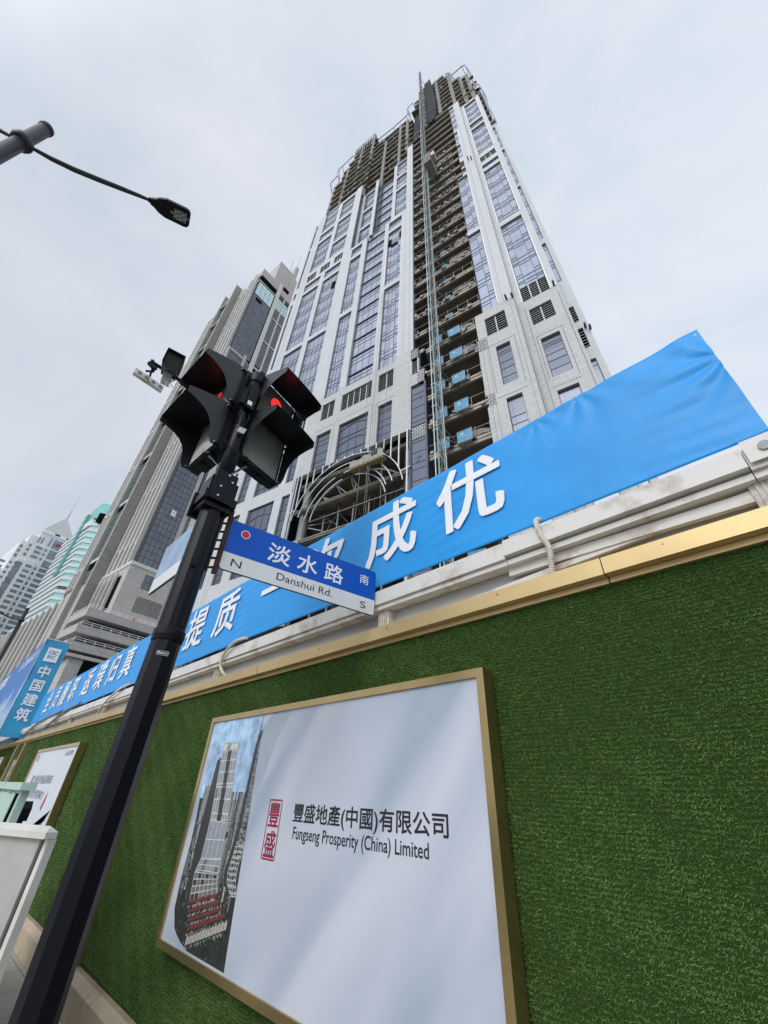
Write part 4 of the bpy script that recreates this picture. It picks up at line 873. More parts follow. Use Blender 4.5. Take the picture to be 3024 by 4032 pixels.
def jamb(t, a, z0, z1, w=.10):
    A0, _, c0, c1 = rc(a, a, z0, z1, t); m = MB(TO); m.box(A0 - w / 2, A0 + w / 2, t - .04, t + .3, c0, c1); m.build('jamb_strip', M['white'], tower)
def groove(t, pts, w=.05, nm='joint_line'):
    m = MB(TO)
    for (a, z, a2, z2) in pts:
        A0, c0 = cv(a, z, t); A1, c1 = cv(a2, z2, t); m.box(min(A0, A1) - w / 2, max(A0, A1) + w / 2, t - .012, t + .01, min(c0, c1) - w / 2, max(c0, c1) + w / 2)
    m.build(nm, M['joint'], tower)
M['joint'] = mat('joint_grey', (0.30, 0.30, 0.29), .8)
# --- left part of the face, 0.4 m back
tL = 24.42
Ls = [(63.0, 81.8), (44.2, 61.9)]
holesL = []
def addw(lst, a0, a1, z0, z1): lst.append((a0, a1, z0, z1)); return (a0, a1, z0, z1)
C1, C2 = (-38.1, -33.95), (-32.85, -28.95)
up1 = [(91.0, 98.0), (98.9, 104.9), (106.3, 109.6), (111.0, 124.0)]
WL = []
for c in (C1, C2):
    for z in [(63.0, 81.8), (44.2, 61.9), (82.9, 85.6)] + [(91.0, 104.9), (106.3, 109.6), (110.9, 124.2)] if c is C1 else [(63.0, 81.8), (44.2, 61.9), (82.9, 85.6), (91.2, 97.9), (98.9, 109.6), (110.9, 121.0)]: WL.append((*c, *z))
LL = [(-38.1, -35.7, 86.7, 89.4), (-34.6, -32.1, 86.8, 89.5), (-31.0, -28.95, 86.8, 89.5), (-38.6, -36.9, 38.9, 42.0), (-35.8, -31.2, 38.9, 42.0), (-30.2, -29.0, 38.9, 42.0)]
LW = [(-38.7, -37.1, 31.0, 36.6), (-35.6, -31.3, 31.0, 36.6), (-30.2, -28.95, 31.0, 36.6), (-38.7, -37.1, 20, 29.1), (-35.7, -31.4, 20, 29.1), (-30.2, -28.95, 20, 29.1)]
wall(tL, -40.2, -28.6, 14, 86.2, [h for h in WL + LL + LW if h[3] < 86.2], M['stoneL'] if False else M['stoneU'])
wall(tL, -40.2, -28.6, 86.2, 122.3, [h for h in WL + LL if h[3] > 86.2], M['stoneU'])
for h in WL: window(tL, *h, 'grid')
for h in LL: louver(tL, *h, posts=2 if h[2] > 80 else 1, white=False, n=7)
for i, h in enumerate(LW): window(tL, *h, 'arched' if i % 3 == 1 else 'strip')
# narrow strip on the far left, set further back
tS = 25.85
Sw = [(87.2, 104.8), (106, 118.6), (59.9, 80.6), (42.5, 58.4), (20, 37)]
wall(tS, -41.4, -38.9, 14, 119.8, [(-40.8, -39.85, *z) for z in Sw] + [(-40.8, -39.85, 82.6, 85.0)], M['stoneU'], depth=14)
for z in Sw: window(tS, -40.8, -39.85, *z, 'half')
louver(tS, -40.8, -39.85, 82.6, 85.0, posts=1, white=False, n=6)
groove(tL, [(-39.4, 14, -39.4, 122), (-38.9, 14, -38.9, 122)], .04)
# --- middle wing
tW = 24.0
c3, cc, c4 = (-26.5, -24.05), (-23.0, -18.95), (-18.15, -15.5)
W1 = [(*c3, 43.6, 62.9), (*c3, 64.0, 82.5), (*c3, 83.6, 86.9), (*c4, 43.6, 62.9), (*c4, 64.0, 82.5), (*c4, 83.6, 86.9)]
WC = (*cc, 43.7, 87.9)
WLo = [(-26.4, -24.35, 39.3, 42.3), (-23.3, -18.8, 39.3, 42.3), (-17.9, -15.85, 39.3, 42.4)]
WLw = [(-26.5, -24.3, 31.12, 36.9), (-23.1, -19.0, 31.12, 36.9), (-17.7, -15.9, 31.12, 36.9)]
wall(tW, -28.6, -13.3, 44.0, 87.9, [h for h in W1 + [WC]], M['stoneU'])
wall(tW - .05, -28.6, -13.6, 31.1, 43.98, WLo + WLw + [(c3[0], c3[1], 43.6, 44), (c4[0], c4[1], 43.6, 44), (cc[0], cc[1], 43.7, 44)], M['stoneL'])
for h in W1: window(tW, *h, 'grid')
window(tW, *WC, 'curtain', rec=.35)
for i, h in enumerate(WLo): louver(tW, *h, posts=4 if i == 1 else 1)
window(tW, *WLw[0], 'strip'); window(tW, *WLw[1], 'arched'); window(tW, *WLw[2], 'low')
for z in (64.3, 44.4): jamb(tW, -18.25, z, z + 12); jamb(tW, -15.42, z, z + 14)
groove(tW, [(-14.7, 44, -14.7, 124), (-13.85, 44, -13.85, 124)], .035); groove(tW, [(-28.6, 63.4, -28.6, 63.4)], .05)
groove(tW - .05, [(-23.9, 37.8, -18.5, 37.8), (-23.9, 31.2, -23.9, 37.8), (-18.5, 31.2, -18.5, 37.8), (-18.0, 37.4, -15.6, 37.4), (-18.0, 31.2, -18.0, 37.4), (-26.9, 37.6, -24.0, 37.6)], .06)
# above floor 88: piers at the front, glass bays one metre back
wall(24.0, -28.6, -27.05, 87.9, 123.4, [], M['stoneU'], depth=1.2, name='pier')
wall(24.0, -22.75, -22.0, 87.9, 117.9, [], M['stoneU'], depth=1.2, name='pier')
wall(24.0, -17.85, -13.3, 87.9, 117.7, [(-17.1, -14.65, 88.5, 100.9), (-17.1, -14.65, 102, 108.6), (-17.1, -14.65, 109.8, 117.3)], M['stoneU'], depth=1.2)
wall(24.0, -14.6, -13.3, 117.72, 124.7, [], M['stoneU'], depth=1.2, name='pier')
for z in ((88.5, 100.9), (102, 108.6), (109.8, 117.3)): window(24.0, -17.1, -14.65, *z, 'grid')
wall(25.0, -26.9, -22.0, 84.8, 113.6, [(-25.4, -22.7, 86.5, 94), (-25.4, -22.7, 95, 103), (-25.4, -22.7, 104, 113)], M['stoneU'], depth=.5)
for z in ((86.5, 94), (95, 103), (104, 113)): window(25.0, -25.4, -22.7, *z, 'grid')
window(25.0, -21.2, -17.3, 84.5, 109.5, 'curtain', rec=.1)
# glazed side cheeks of the two piers
for x, zt in ():
    pass
for x, zt in ((-27.01, 118), (-21.96, 114)):
    m = MB(TO); m.box(x - .03, x, 24.15, 24.85, 89.5, zt); ck = m.build('side_glazing', M['glassL'], tower); m = MB(TO); z = 90
    while z < zt: m.box(x, x + .04, 24.15, 24.85, z, z + .1); z += 1.33
    m.box(x, x + .03, 24.47, 24.53, 89.6, zt - .1)
    m.build('mullions', M['mull'], ck)
# dark strip, louvre and brick-lath patches beside the open bay
wall(tW - .02, -13.58, -11.95, 37.55, 43.9, [(-13.58, -12.75, 39.4, 43.9), (-12.72, -11.9, 39.6, 43.95), (-12.8, -11.95, 37.55, 39.5)], M['stoneL'], name='stone_wall')
louver(tW, -13.5, -12.75, 39.5, 42.1, posts=0, n=8)
window(tW, -13.5, -11.98, 31.2, 36.95, 'strip', rec=-.0, gm=M['glassL']); window(tW, -13.5, -11.98, 15, 29.45, 'strip', rec=-.0, gm=M['glassL'])
m = MB(TO); m.box(-11.97, -11.78, 23.85, 25.2, 14, 37.3); m.box(-13.75, -13.52, 23.9, 24.6, 14, 31.0); m.build('dark_jamb', M['mull'], tower)
m = MB(TO); m.box(-13.3, -13.17, 23.98, 24.9, 43.9, 124.7); m.build('dark_jamb', M['mull'], tower)
def lath(t, a0, a1, z0, z1):
    A0, A1, c0, c1 = rc(a0, a1, z0, z1, t); m = MB(TO); m.box(A0, A1, t + .12, t + .15, c0, c1, 1)
    n = max(4, int((c1 - c0) / .22))
    for i in range(n):
        z = c0 + (c1 - c0) * (i + .5) / n; k = int((A1 - A0) / .28) + 1
        for j in range(k):
            x = A0 + (A1 - A0) * (j + (.25 if i % 2 else 0)) / k; m.box(x, min(A1, x + (A1 - A0) / k * .78), t, t + .1, z - .05, z + .035, 0)
    m.build('lath_patch', [M['white'], M['black']], tower)
for p in ((-13.55, -12.8, 42.3, 43.8), (-12.78, -11.98, 37.6, 39.5), (-13.5, -11.98, 29.5, 31.15), (-6.0, -5.0, 37.8, 39.5), (-21.5, -20.4, 42.4, 43.6), (-5.9, -5.2, 29.6, 31.2), (-28.9, -28.35, 29.5, 31.0)): lath(tW - .08, *p)
# --- right wing
R5 = [(-5.0, -3.3, 44.0, 63.1), (-5.0, -3.3, 64.2, 84.5)]
R5u = [(-4.0, -3.3, 85.5, 88.0), (-4.0, -3.3, 93.7, 101.0), (-4.0, -3.3, 101.9, 109.5), (-4.0, -3.0, 110.5, 129.2)]
wall(tW, -5.0, -1.7, 44.0, 84.7, R5, M['stoneU'], depth=1.3)
wall(tW, -4.0, -1.7, 84.72, 129.9, R5u + [(-4.0, -3.35, 88.7, 91.5)], M['stoneU'], depth=1.3)
for h in R5: window(tW, *h, 'half')
for h in R5u: window(tW, *h, 'narrow')
louver(tW, -4.0, -3.35, 88.7, 91.5, posts=0, white=False)
R5l = [(-4.9, -2.8, 39.5, 42.6), (-4.35, -3.0, 31.6, 37.3), (-4.35, -3.0, 15, 29.8)]
wall(tW - .05, -6.0, -1.7, 14, 43.98, R5l + [(-6.0, -5.0, 37.7, 39.5), (-6.0, -5.2, 29.6, 31.2), (-6.0, -5.85, 39.5, 44)], M['stoneL'], depth=1.35)
louver(tW, *R5l[0]); window(tW, *R5l[1], 'low'); window(tW, *R5l[2], 'low')
for z0, z1 in ((44.3, 63.1), (64.2, 84.4), (101, 109)): jamb(tW, -3.24, z0, z1, .11)
groove(tW, [(-2.7, 44, -2.7, 129)], .035); groove(tW - .05, [(-5.0, 37.75, -2.5, 37.75), (-5.0, 31, -5.0, 37.75), (-2.5, 31, -2.5, 37.75), (-5.0, 30.2, -2.5, 30.2)], .07)
groove(tW - .05, [(-5.6, 14, -5.6, 39), (-5.2, 14, -5.2, 39), (-2.1, 14, -2.1, 43.5)], .04)
tR = 25.1
R6 = [(-.95, 1.62, 44.9, 60.2), (-.95, 1.62, 61.4, 80.6), (-.9, 1.62, 81.6, 83.3), (-.9, 1.6, 89.0, 103.5), (-.9, 1.6, 104.6, 107.3), (-.85, 1.6, 108.6, 122.0)]
R6L = [(-.9, 1.62, 84.9, 87.2)]; Rblk = (-.95, 1.62, 42.0, 44.9)
wall(tR, -1.62, 2.35, 42.1, 123.3, R6 + R6L + [(-.95, 1.62, 42.1, 44.9)], M['stoneU'], depth=2.2)
for h in R6: window(tR, *h, 'grid')
louver(tR, *R6L[0], posts=2); louver(tR, -.95, 1.62, 42.1, 44.88, posts=2)
R6l = [(-.7, 1.33, 37.75, 40.4), (-.5, 1.1, 30.0, 35.4), (-.5, 1.1, 15, 28.3)]
wall(tR - .05, -1.62, 2.35, 14, 42.08, R6l, M['stoneL'], depth=2.2)
louver(tR, *R6l[0]); window(tR, *R6l[1], 'low'); window(tR, *R6l[2], 'low')
for z0, z1 in ((42.2, 56), (61.4, 80), (89, 103), (108.6, 122)): jamb(tR, -1.02, z0, z1, .12); jamb(tR, 1.69, z0, z1, .12)
groove(tR - .05, [(-.75, 35.9, 1.4, 35.9), (-.75, 28.8, 1.4, 28.8), (-.75, 30, -.75, 35.9), (1.4, 29.2, 1.4, 35.9), (-1.0, 14, -1.0, 41), (2.1, 14, 2.1, 41)], .07)
t3 = 27.1
R7 = [(2.3, 2.75, 42.4, 50.7), (2.3, 2.75, 51.8, 68), (2.3, 2.75, 69, 84), (2.3, 2.75, 85, 96.5), (2.3, 2.75, 15, 30.2)]
R7L = [(2.3, 2.75, 31.7, 34.4), (2.3, 2.75, 35.4, 37.8)]
wall(t3, 1.9, 3.2, 14, 98.5, R7 + R7L, M['stoneU'], depth=14)
for h in R7: window(t3, *h, 'narrow')
for h in R7L: louver(t3, *h, posts=0, white=False, n=7)
for (t, a, z) in ((tW, -2.35, 44.15), (tW, -1.75, 43.9), (tR, 2.0, 42.3), (24.0, -2.6, 90), (24.0, -2.1, 89.2), (t3, 2.95, 34.2), (t3, 3.22, 33.7)):
    A0, c0 = cv(a, z, t); m = MB(TO); m.box(A0 - .09, A0 + .09, t - .55, t - .0, c0 - .12, c0 + .12); m.build('anchor_stub', M['mull'], tower)
# --- broken panes
for (t, a0, a1, z0, z1) in ((24.42, -30.2, -29.5, 76.4, 78.6), (24.0, -15.95, -15.5, 78.5, 80.6), (24.0, -18.1, -17.55, 77.4, 79.8), (24.0, -17.5, -16.3, 76.6, 77.4), (24.42, -30.6, -28.9, 109.7, 110.5), (24.42, -38.1, -37.0, 105.0, 106.2), (24.42, -36.5, -35.6, 105.2, 106.0)):
    A0, A1, c0, c1 = rc(a0, a1, z0, z1, t); m = MB(TO); m.box(A0, A1, t + .12, t + .2, c0, c1); m.build('missing_pane', M['black'], tower)

# --- concrete frame: floors, beams and columns
def slab(a0, a1, z, t, deep=9, beam=True, mt=None):
    A0, A1, c, _ = rc(a0, a1, z, z, t); m = MB(TO); rr = random.Random(int(a0 * 10 + z))
    m.box(A0, A1, t + .32, t + deep, c - .20, c - .001, 1)
    m.box(A0, A1, t, t + .30, c - .26, c, 2 if z < 105 else 0)
    m.box(A0, A1, t + .07, t + .30, c - .62, c - .262, 2 if z < 105 else 0)
    m.box(A0, A1, t + .30, t + .318, c - .62, c - .201, 0)
    m.build('floor_slab', [M['conc_l'], M['conc_s'], M['conc_p']], tower)
zf = [26.75 + 4.0 * k for k in range(-3, 40)]
for z in zf:
    if z < 132: slab(-13.15 if z > 44 else -11.7, -5.9 if z < 43 else (-5.02 if z < 85 else -4.02), z, 24.15)
def rnd_edge(z, lst, lo=None):
    for (zt, v) in lst:
        if z <= zt: return v
for z in zf:
    if 118 < z < 143: slab(-38.7, -26.2, z, 24.7); slab(-25.4, -13.3, z, 25.7)
    elif 110 < z <= 118: slab(-25.0, -13.5, z, 26.2)
    if 143 <= z < 147.5: slab(-36.4, -26.2, z, 24.9); slab(-25.4, -13.3, z, 25.7)
    if 147.5 <= z < 151: slab(-36.2, -25.2, z, 25.2); slab(-24.9, -14.9, z, 25.7)
    if 151 <= z < 156: slab(-34.7, -25.2, z, 25.2); slab(-13.6, -11.5, z, 25.2)
    if 156 <= z < 166: slab(-33.3, -25.8, z, 25.4); slab(-12.6, -9.2, z, 25.2)
    if 132 <= z: 
        if z < 172: slab(-11.3, -6.95 if z < 168 else -9.3, z, 24.6)
        if z < 169: slab(-6.9, -3.55, z, 24.6)
        if z < 163: slab(-3.5, -2.0, z, 24.6)
        if z < 152: slab(-1.95, -.05, z, 24.8)
        if z < 147.5: slab(0, 1.9, z, 25.0)
    elif 128 < z: slab(-4.9, 2.2, z, 24.8)
    if 122 < z < 136: slab(-1.9, 2.25, z, 25.3) 
    if 99 < z < 128: slab(2.2, 3.0 + (.35 if z < 106 else 0), z - 2, 26.6, deep=6)
def col(a, z0, z1, t, w=.8, mt='conc'):
    A0, A1, c0, c1 = rc(a, a, z0, z1, t); m = MB(TO); m.box(A0 - w / 2, A0 + w / 2, t + .1, t + .9, c0, c1); m.build('column', M[mt], tower)
for a, z0, z1, t in ((-21.5, 112, 147, 25.55), (-17.0, 118, 151, 25.55), (-30.5, 124, 166, 25.1), (-34.6, 124, 151, 24.75), (-26.4, 124, 166, 25.1), (-14.9, 124, 151, 25.6), (-5.9, 132, 168, 24.5), (-2.4, 128, 162, 24.5), (-.0, 124, 151, 24.9), (1.6, 123.5, 147, 24.95), (-9.9, 128, 172, 24.65), (-38.4, 124, 143, 24.8)): col(a, z0, z1, t)
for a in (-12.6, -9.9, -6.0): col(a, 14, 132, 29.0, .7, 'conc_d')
for z in zf:
    if z < 125:          # slanting haunches behind the hoist
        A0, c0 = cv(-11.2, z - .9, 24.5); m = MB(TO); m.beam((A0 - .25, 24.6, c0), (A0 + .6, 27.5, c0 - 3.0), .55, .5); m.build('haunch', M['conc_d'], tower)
# dark inner walls that close the floors
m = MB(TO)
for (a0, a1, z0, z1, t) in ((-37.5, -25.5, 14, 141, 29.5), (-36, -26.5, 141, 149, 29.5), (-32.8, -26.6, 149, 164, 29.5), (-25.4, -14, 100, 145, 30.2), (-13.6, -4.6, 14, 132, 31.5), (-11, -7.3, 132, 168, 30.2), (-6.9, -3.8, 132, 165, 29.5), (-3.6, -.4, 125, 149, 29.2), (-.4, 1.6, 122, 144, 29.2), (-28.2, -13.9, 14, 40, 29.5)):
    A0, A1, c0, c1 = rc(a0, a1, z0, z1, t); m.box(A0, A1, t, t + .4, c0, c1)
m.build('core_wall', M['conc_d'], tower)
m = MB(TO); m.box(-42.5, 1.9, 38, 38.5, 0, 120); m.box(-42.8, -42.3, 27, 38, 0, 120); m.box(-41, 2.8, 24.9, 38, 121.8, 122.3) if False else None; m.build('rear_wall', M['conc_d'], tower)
# protective black net shaft
m = MB(TO)
P_ = [(-9.3, 173.5), (-9.0, 175.6), (-8.2, 175.4), (-7.5, 177), (-7.1, 168), (-6.9, 157), (-6.6, 148), (-6.9, 138), (-7.2, 132.4), (-8.3, 130.6), (-9.6, 132.6), (-9.4, 140), (-9.7, 150), (-9.45, 160)]
m.prism([(cv(a, z, 23.9)[0], 23.9, cv(a, z, 23.9)[1]) for a, z in P_], (0, 1.2, 0)); m.build('safety_net', M['net'], tower)
m = MB(TO); m.prism([(cv(a, z, 24.2)[0], 24.2, cv(a, z, 24.2)[1]) for a, z in ((-13.2, 126), (-11.6, 126), (-11.4, 146), (-12.6, 146))], (0, .8, 0)); m.build('safety_net', M['net'], tower)
# purple guard rails along the open roof edges
def rail(pts, t):
    P = [Vector((cv(a, z, t)[0], t, cv(a, z, t)[1])) for a, z in pts]; m = MB(TO); m.tube(P, .13, 6)
    for p, q in zip(P, P[1:]):
        n = max(1, int((q - p).length / 2.2))
        for i in range(n + 1):
            r_ = p + (q - p) * i / n; m.tube([r_, r_ + Vector((.3, 1.2, -5.5 if abs(q.z - p.z) < 3 else -3.0))], .09, 5)
    m.build('guard_rail', M['purple'], tower)
rail([(-41.0, 149.5), (-41.1, 151.2), (-38.6, 152.7), (-39.3, 156.5), (-39.1, 159.0), (-37.7, 159.7), (-33.6, 161.2)], 26)
rail([(-24.4, 155.3), (-19.3, 154.6), (-15.2, 155.4), (-14.6, 157.1), (-15.0, 160), (-14.9, 163.2), (-13.1, 164.1), (-12.6, 160)], 26.2)
rail([(-3.0, 165.4), (-2.0, 164.1), (-1.3, 158.4), (1.4, 158.8), (2.2, 157.3), (2.5, 150.8), (2.3, 137.3), (2.5, 131.3), (3.2, 129.8), (3.35, 124.6), (3.1, 118), (3.15, 106)], 25.6)
m = MB(TO)
for (a0, z0, a1, z1) in ((-33.4, 165.0, -26.0, 166.1), (-33.3, 161.5, -26.2, 162.6)):
    A0, c0 = cv(a0, z0, 25.1); A1, c1 = cv(a1, z1, 25.1); m.beam((A0, 25.1, c0), (A1, 25.1, c1), .12, .18)
for i in range(9):
    A0, c0 = cv(-33.2 + i * .9, 157.4, 25.0); m.beam((A0, 25.05, c0), (A0, 25.05, c0 + 7.5), .08)
m.build('roof_scaffold', M['galv'], tower)

# loose formwork, props and poles breaking up the open floors and the stepped roof edge
rr = random.Random(31)
def clutter(a0, a1, z0, z1, t, n):
    for i in range(n):
        a = rr.uniform(a0, a1); k = math.floor((rr.uniform(z0, z1) - 26.75) / 4); zz = 26.75 + 4 * k; x, c = cv(a, zz, t); ty = t + rr.uniform(-.12, .9); kind = rr.random(); m = MB(TO)
        if kind < .35: m.beam((x, ty, c), (x + rr.uniform(-.3, .3), ty, c + rr.uniform(1.2, 3.6)), .09); nm = 'prop'
        elif kind < .7: m.box(x, x + rr.uniform(.5, 2.2), ty, ty + .5, c, c + rr.uniform(.15, .8)); nm = 'formwork_panel'
        else: m.beam((x, t - .1, c + 1.0), (x + rr.uniform(.8, 2.5), t - .1, c + 1.0 + rr.uniform(-.2, .3)), .06); nm = 'guard_pole'
        m.build(nm, M[rr.choice(('conc', 'conc_d', 'conc_p'))], tower)
clutter(-38, -26.5, 124, 143, 24.75, 70); clutter(-33, -26.5, 148, 162, 25.2, 25); clutter(-25, -14, 120, 148, 25.75, 70); clutter(-6.5, 1.5, 126, 146, 24.8, 50); clutter(-6.5, -3.8, 146, 168, 24.7, 20)
for (a, z, t) in ((-37.8, 143, 24.9), (-36.1, 147, 24.9), (-35.3, 151, 25.2), (-34.2, 156, 25.2), (-23.6, 151, 25.6), (-22.4, 150, 25.6), (-20.2, 147, 25.7), (-18.1, 147.5, 25.7), (-16.2, 148, 25.7), (-13.2, 155, 25.2), (-12.1, 160, 25.2), (-10.6, 171, 24.6), (-6.1, 168, 24.6), (-4.6, 168, 24.6), (-2.8, 162, 24.6), (-1.2, 151, 24.8), (.8, 147, 25), (1.6, 147, 25)):
    x, c = cv(a, z, t); m = MB(TO); h = rr.uniform(1.5, 4.5); m.tube([(x, t + .3, c - 1), (x + rr.uniform(-.15, .15), t + .3, c + h)], .05, 5); m.tube([(x - .8, t + .3, c + h * .5), (x + .9, t + .3, c + h * .5 + .1)], .04, 5); m.box(x - .4, x + .5, t + .2, t + .9, c - .5, c + rr.uniform(.2, 1.0)); m.build('roof_prop', M['steel'] if rr.random() < .5 else M['conc'], tower)

# --- arch opening with steel studs and ring beams at the foot of the wing
def arc(r, t, a0=8, a1=172, cx=-20.95, cz=23.9, w=.095, n=34, mt='galv', nm='ring_beam', sq=1.0):
    m = MB(TO); P = [Vector((cx * 1.0 + r * math.cos(R_(a0 + (a1 - a0) * i / n)), t, cz + sq * r * math.sin(R_(a0 + (a1 - a0) * i / n)))) for i in range(n + 1)]
    for p, q in zip(P, P[1:]): m.beam(p, q, w, w)
    m.build(nm, M[mt], tower); return P
arc(6.75, 23.75); arc(5.75, 23.7, 12, 170); arc(4.95, 23.95, 15, 95); arc(4.95, 23.95, 108, 172); arc(4.55, 24.35, 10, 80, mt='galv'); arc(4.45, 24.2, 100, 175)
Pt = arc(4.3, 26.4, 0, 180, cz=22.6, mt='steel', nm='truss_chord'); Pb = arc(7.2, 25.4, 0, 180, cz=22.5, mt='steel', nm='truss_chord', w=.2, sq=.98)
Pin = arc(2.6, 27.2, 0, 180, cz=22.6, mt='steel', nm='truss_chord')
m = MB(TO)
for i in range(0, 34, 3):
    m.beam(Pt[i], Pb[i], .12); m.beam(Pt[i], Pb[min(34, i + 3)], .10); m.beam(Pt[i], Pin[i], .10)
for x in (-24.8, -22.9, -21, -19.1, -17.2): m.beam((x, 25.6, 14), (x, 25.6, 28.4 - abs(x + 21) * .7), .14)
for z in (17.5, 20.3, 23.0, 25.4): m.beam((-27, 25.5, z), (-14.5, 25.5, z), .12)
for i in range(5): m.beam((-25 + i * 2, 25.5, 20.3), (-23 + i * 2, 25.5, 23), .10); m.beam((-23 + i * 2, 25.5, 20.3), (-25 + i * 2, 25.5, 17.5), .10)
m.build('truss_web', M['steel'], tower)
for x in (-28.2, -27.85, -27.3, -26.4, -25.5, -24.3, -23.4, -22.4, -21.4, -20.4, -19.3, -18.4, -17.4, -16.5, -15.65, -14.75, -13.85):
    dx_ = (x + 20.95); zb = 23.9 + math.sqrt(max(0, 6.75 ** 2 - dx_ ** 2)) if abs(dx_) < 6.7 else 14
    m = MB(TO); m.box(x - .065, x + .065, 23.74, 23.86, zb, 31.0); m.build('steel_stud', M['galv'], tower)
for (x, z) in ((-28.0, 26), (-14.3, 26)):
    m = MB(TO); m.beam((x - .3, 23.8, z), (x + .8, 23.8, z + .1), .1); m.build('steel_stud', M['galv'], tower)
for z in (18.75, 22.75, 26.75, 30.2):
    m = MB(TO); m.box(-28.2, -13.6, 24.6, 25.0, z - .55, z, 0); m.box(-28.2, -13.6, 25.01, 29.4, z - .2, z - .01, 1)
    m.box(-28.2, -13.6, 24.45, 24.6, z - .5, z - .42, 2); m.box(-28.2, -13.6, 24.5, 24.6, z - .2, z - .1, 2)
    m.build('floor_slab', [M['conc_l'], M['conc_s'], M['conc']], tower)
for x in (-27.4, -23.9, -14.4):
    m = MB(TO); ngon_ring(m, x, 25.3 if abs(x + 21) > 5 else 28, [14, 30], [.5, .5], 14); m.build('column', M['steel'] if x < -27 or x > -15 else M['conc_d'], tower, smooth=False)
m = MB(TO); m.box(-28.0, -26.6, 24.2, 24.28, 22.4, 22.5); m.box(-28.0, -26.6, 24.2, 24.28, 21.7, 21.78)
for x in (-27.9, -27.4, -26.9, -26.65): m.box(x - .06, x + .06, 24.2, 24.3, 17, 22.5)
m.build('stud_cage', M['galv'], tower)

# ------------------------------------------------------------------ things on and before the tower
def tw(a, t, z): v = TXv * a + TYv * t; return Vector((v.x, v.y, z))
def tower_thing(name, a, t, z, label, cat, group=None): 
    p = tw(a, t, z); return empty(name, tuple(p), aT, label, cat, group), (a, t, z)
plat, GO = tower_thing('suspended_platform', -17.9, 23.3, 27.9, 'sagging suspended work platform draped with tarpaulin inside the round arch', 'work platform')
m = MB(GO); m.box(-19.9, -16.0, 23.0, 23.6, 27.85, 27.95); m.box(-19.9, -16.0, 22.98, 23.02, 28.0, 28.08)
for i in range(9): m.box(-19.85 + i * .47, -19.81 + i * .47, 23.0, 23.6, 27.75, 27.85)
m.build('deck', mat('ochre_deck', (.42, .33, .16), .7, var=.3), plat)
m = MB(GO); m.grid(lambda u, v: (-19.9 + 3.9 * u, 22.95 + .04 * math.sin(u * 40) * v, 27.95 + (.75 + .35 * u + .12 * math.sin(u * 17)) * v), 60, 5); m.grid(lambda u, v: (-19.9 + 3.9 * u, 22.96 + .6 * v, 28.70 + .35 * u + .12 * math.sin(u * 17) - .15 * v), 60, 3); m.build('tarpaulin', mat('pale_tarpaulin', (.36, .35, .31), .8, var=.3, vscale=5), plat)
m = MB(GO); m.box(-17.3, -16.7, 22.85, 23.5, 28.5, 29.1); m.build('dark_bundle', mat('dark_bundle', (.05, .08, .09), .8), plat)
for a in (-18.8, -17.9, -17.7, -16.2):
    m = MB(GO); m.tube([(a, 23.2, 14), (a + .05, 23.3, 60 if a > -18.5 else 43)], .02, 5); m.build('rope', M['conc_l'], plat)
# hoist ---------------------------------------------------------------------
hoist, HO = tower_thing('construction_hoist', -9.75, 22.0, 0, 'tall lattice construction hoist with one lift cage rising up the open bay', 'hoist')
m = MB(HO); ztop = 183
def lattice(m, ax, tx, w_, z0, z1, step, r1, r2, mi):
    for dx in (-w_, w_):
        for dy in (-w_, w_): m.box(ax + dx - r1, ax + dx + r1, tx + dy - r1, tx + dy + r1, z0, z1, mi)
    z = z0; s_ = 1
    while z < z1 - step:
        for q in (-w_, w_):
            m.beam((ax - w_ * s_, tx + q, z), (ax + w_ * s_, tx + q, z + step), r2, mi=mi); m.beam((ax + q, tx - w_ * s_, z), (ax + q, tx + w_ * s_, z + step), r2, mi=mi)
            m.beam((ax - w_, tx + q, z), (ax + w_, tx + q, z), r2, mi=mi)
        z += step; s_ = -s_
lattice(m, -9.55, 22.0, .22, 0, ztop, .75, .030, .032, 0); m.build('mast', M['steel'], hoist)
for a, r_, k, zt in ((-10.12, .05, 'galv', ztop - 1), (-9.86, .045, 'teal', 150), (-9.80, .03, 'white', ztop - 2), (-9.22, .028, 'galv', 92)):
    m = MB(HO); m.tube([(a - .0, 21.8, 0), (a + .02, 21.8, zt)], r_, 6); m.build('guide_rail', M[k], hoist)
for k in range(0, 40, 1):
    z = 26.0 + 4.0 * k
    if z > 172: break
    if k % 2 == 0:
        m = MB(HO); m.beam((-9.4, 22.1, z), (-8.3, 24.3, z + .2), .06); m.beam((-9.4, 22.1, z + 1.2), (-8.6, 24.3, z + .2), .05); m.beam((-9.7, 22.1, z), (-10.6, 24.3, z + .2), .06); m.build('wall_tie', M['steel'], hoist)
for a in (-10.25,):
    for zz in range(15, 176, 3): m = MB(HO); m.box(a, a + .55, 21.75, 21.8, zz, zz + .05); m.build('rail_clip', M['galv'], hoist)
m = MB(HO)
zc = 91.5; m.box(-9.35, -8.05, 20.9, 23.6, zc, zc + .18); m.box(-9.35, -9.30, 20.9, 23.6, zc, zc + 3.6); m.box(-8.1, -8.05, 20.9, 23.6, zc, zc + 3.6); m.box(-9.35, -8.05, 20.9, 20.95, zc, zc + 3.6); m.box(-9.35, -8.05, 20.9, 23.6, zc + 3.5, zc + 3.62)
for i in range(6): m.box(-9.36, -8.04, 20.86, 20.90, zc + .2 + i * .55, zc + .26 + i * .55)
m.build('lift_cage', mat('cage_grey', (.30, .28, .25), .7, var=.3), hoist)
m = MB(HO); m.box(-8.0, -7.4, 21.0, 22.2, zc + 2.2, zc + 4.0); m.build('operator_cabin', M['sheet'], hoist)
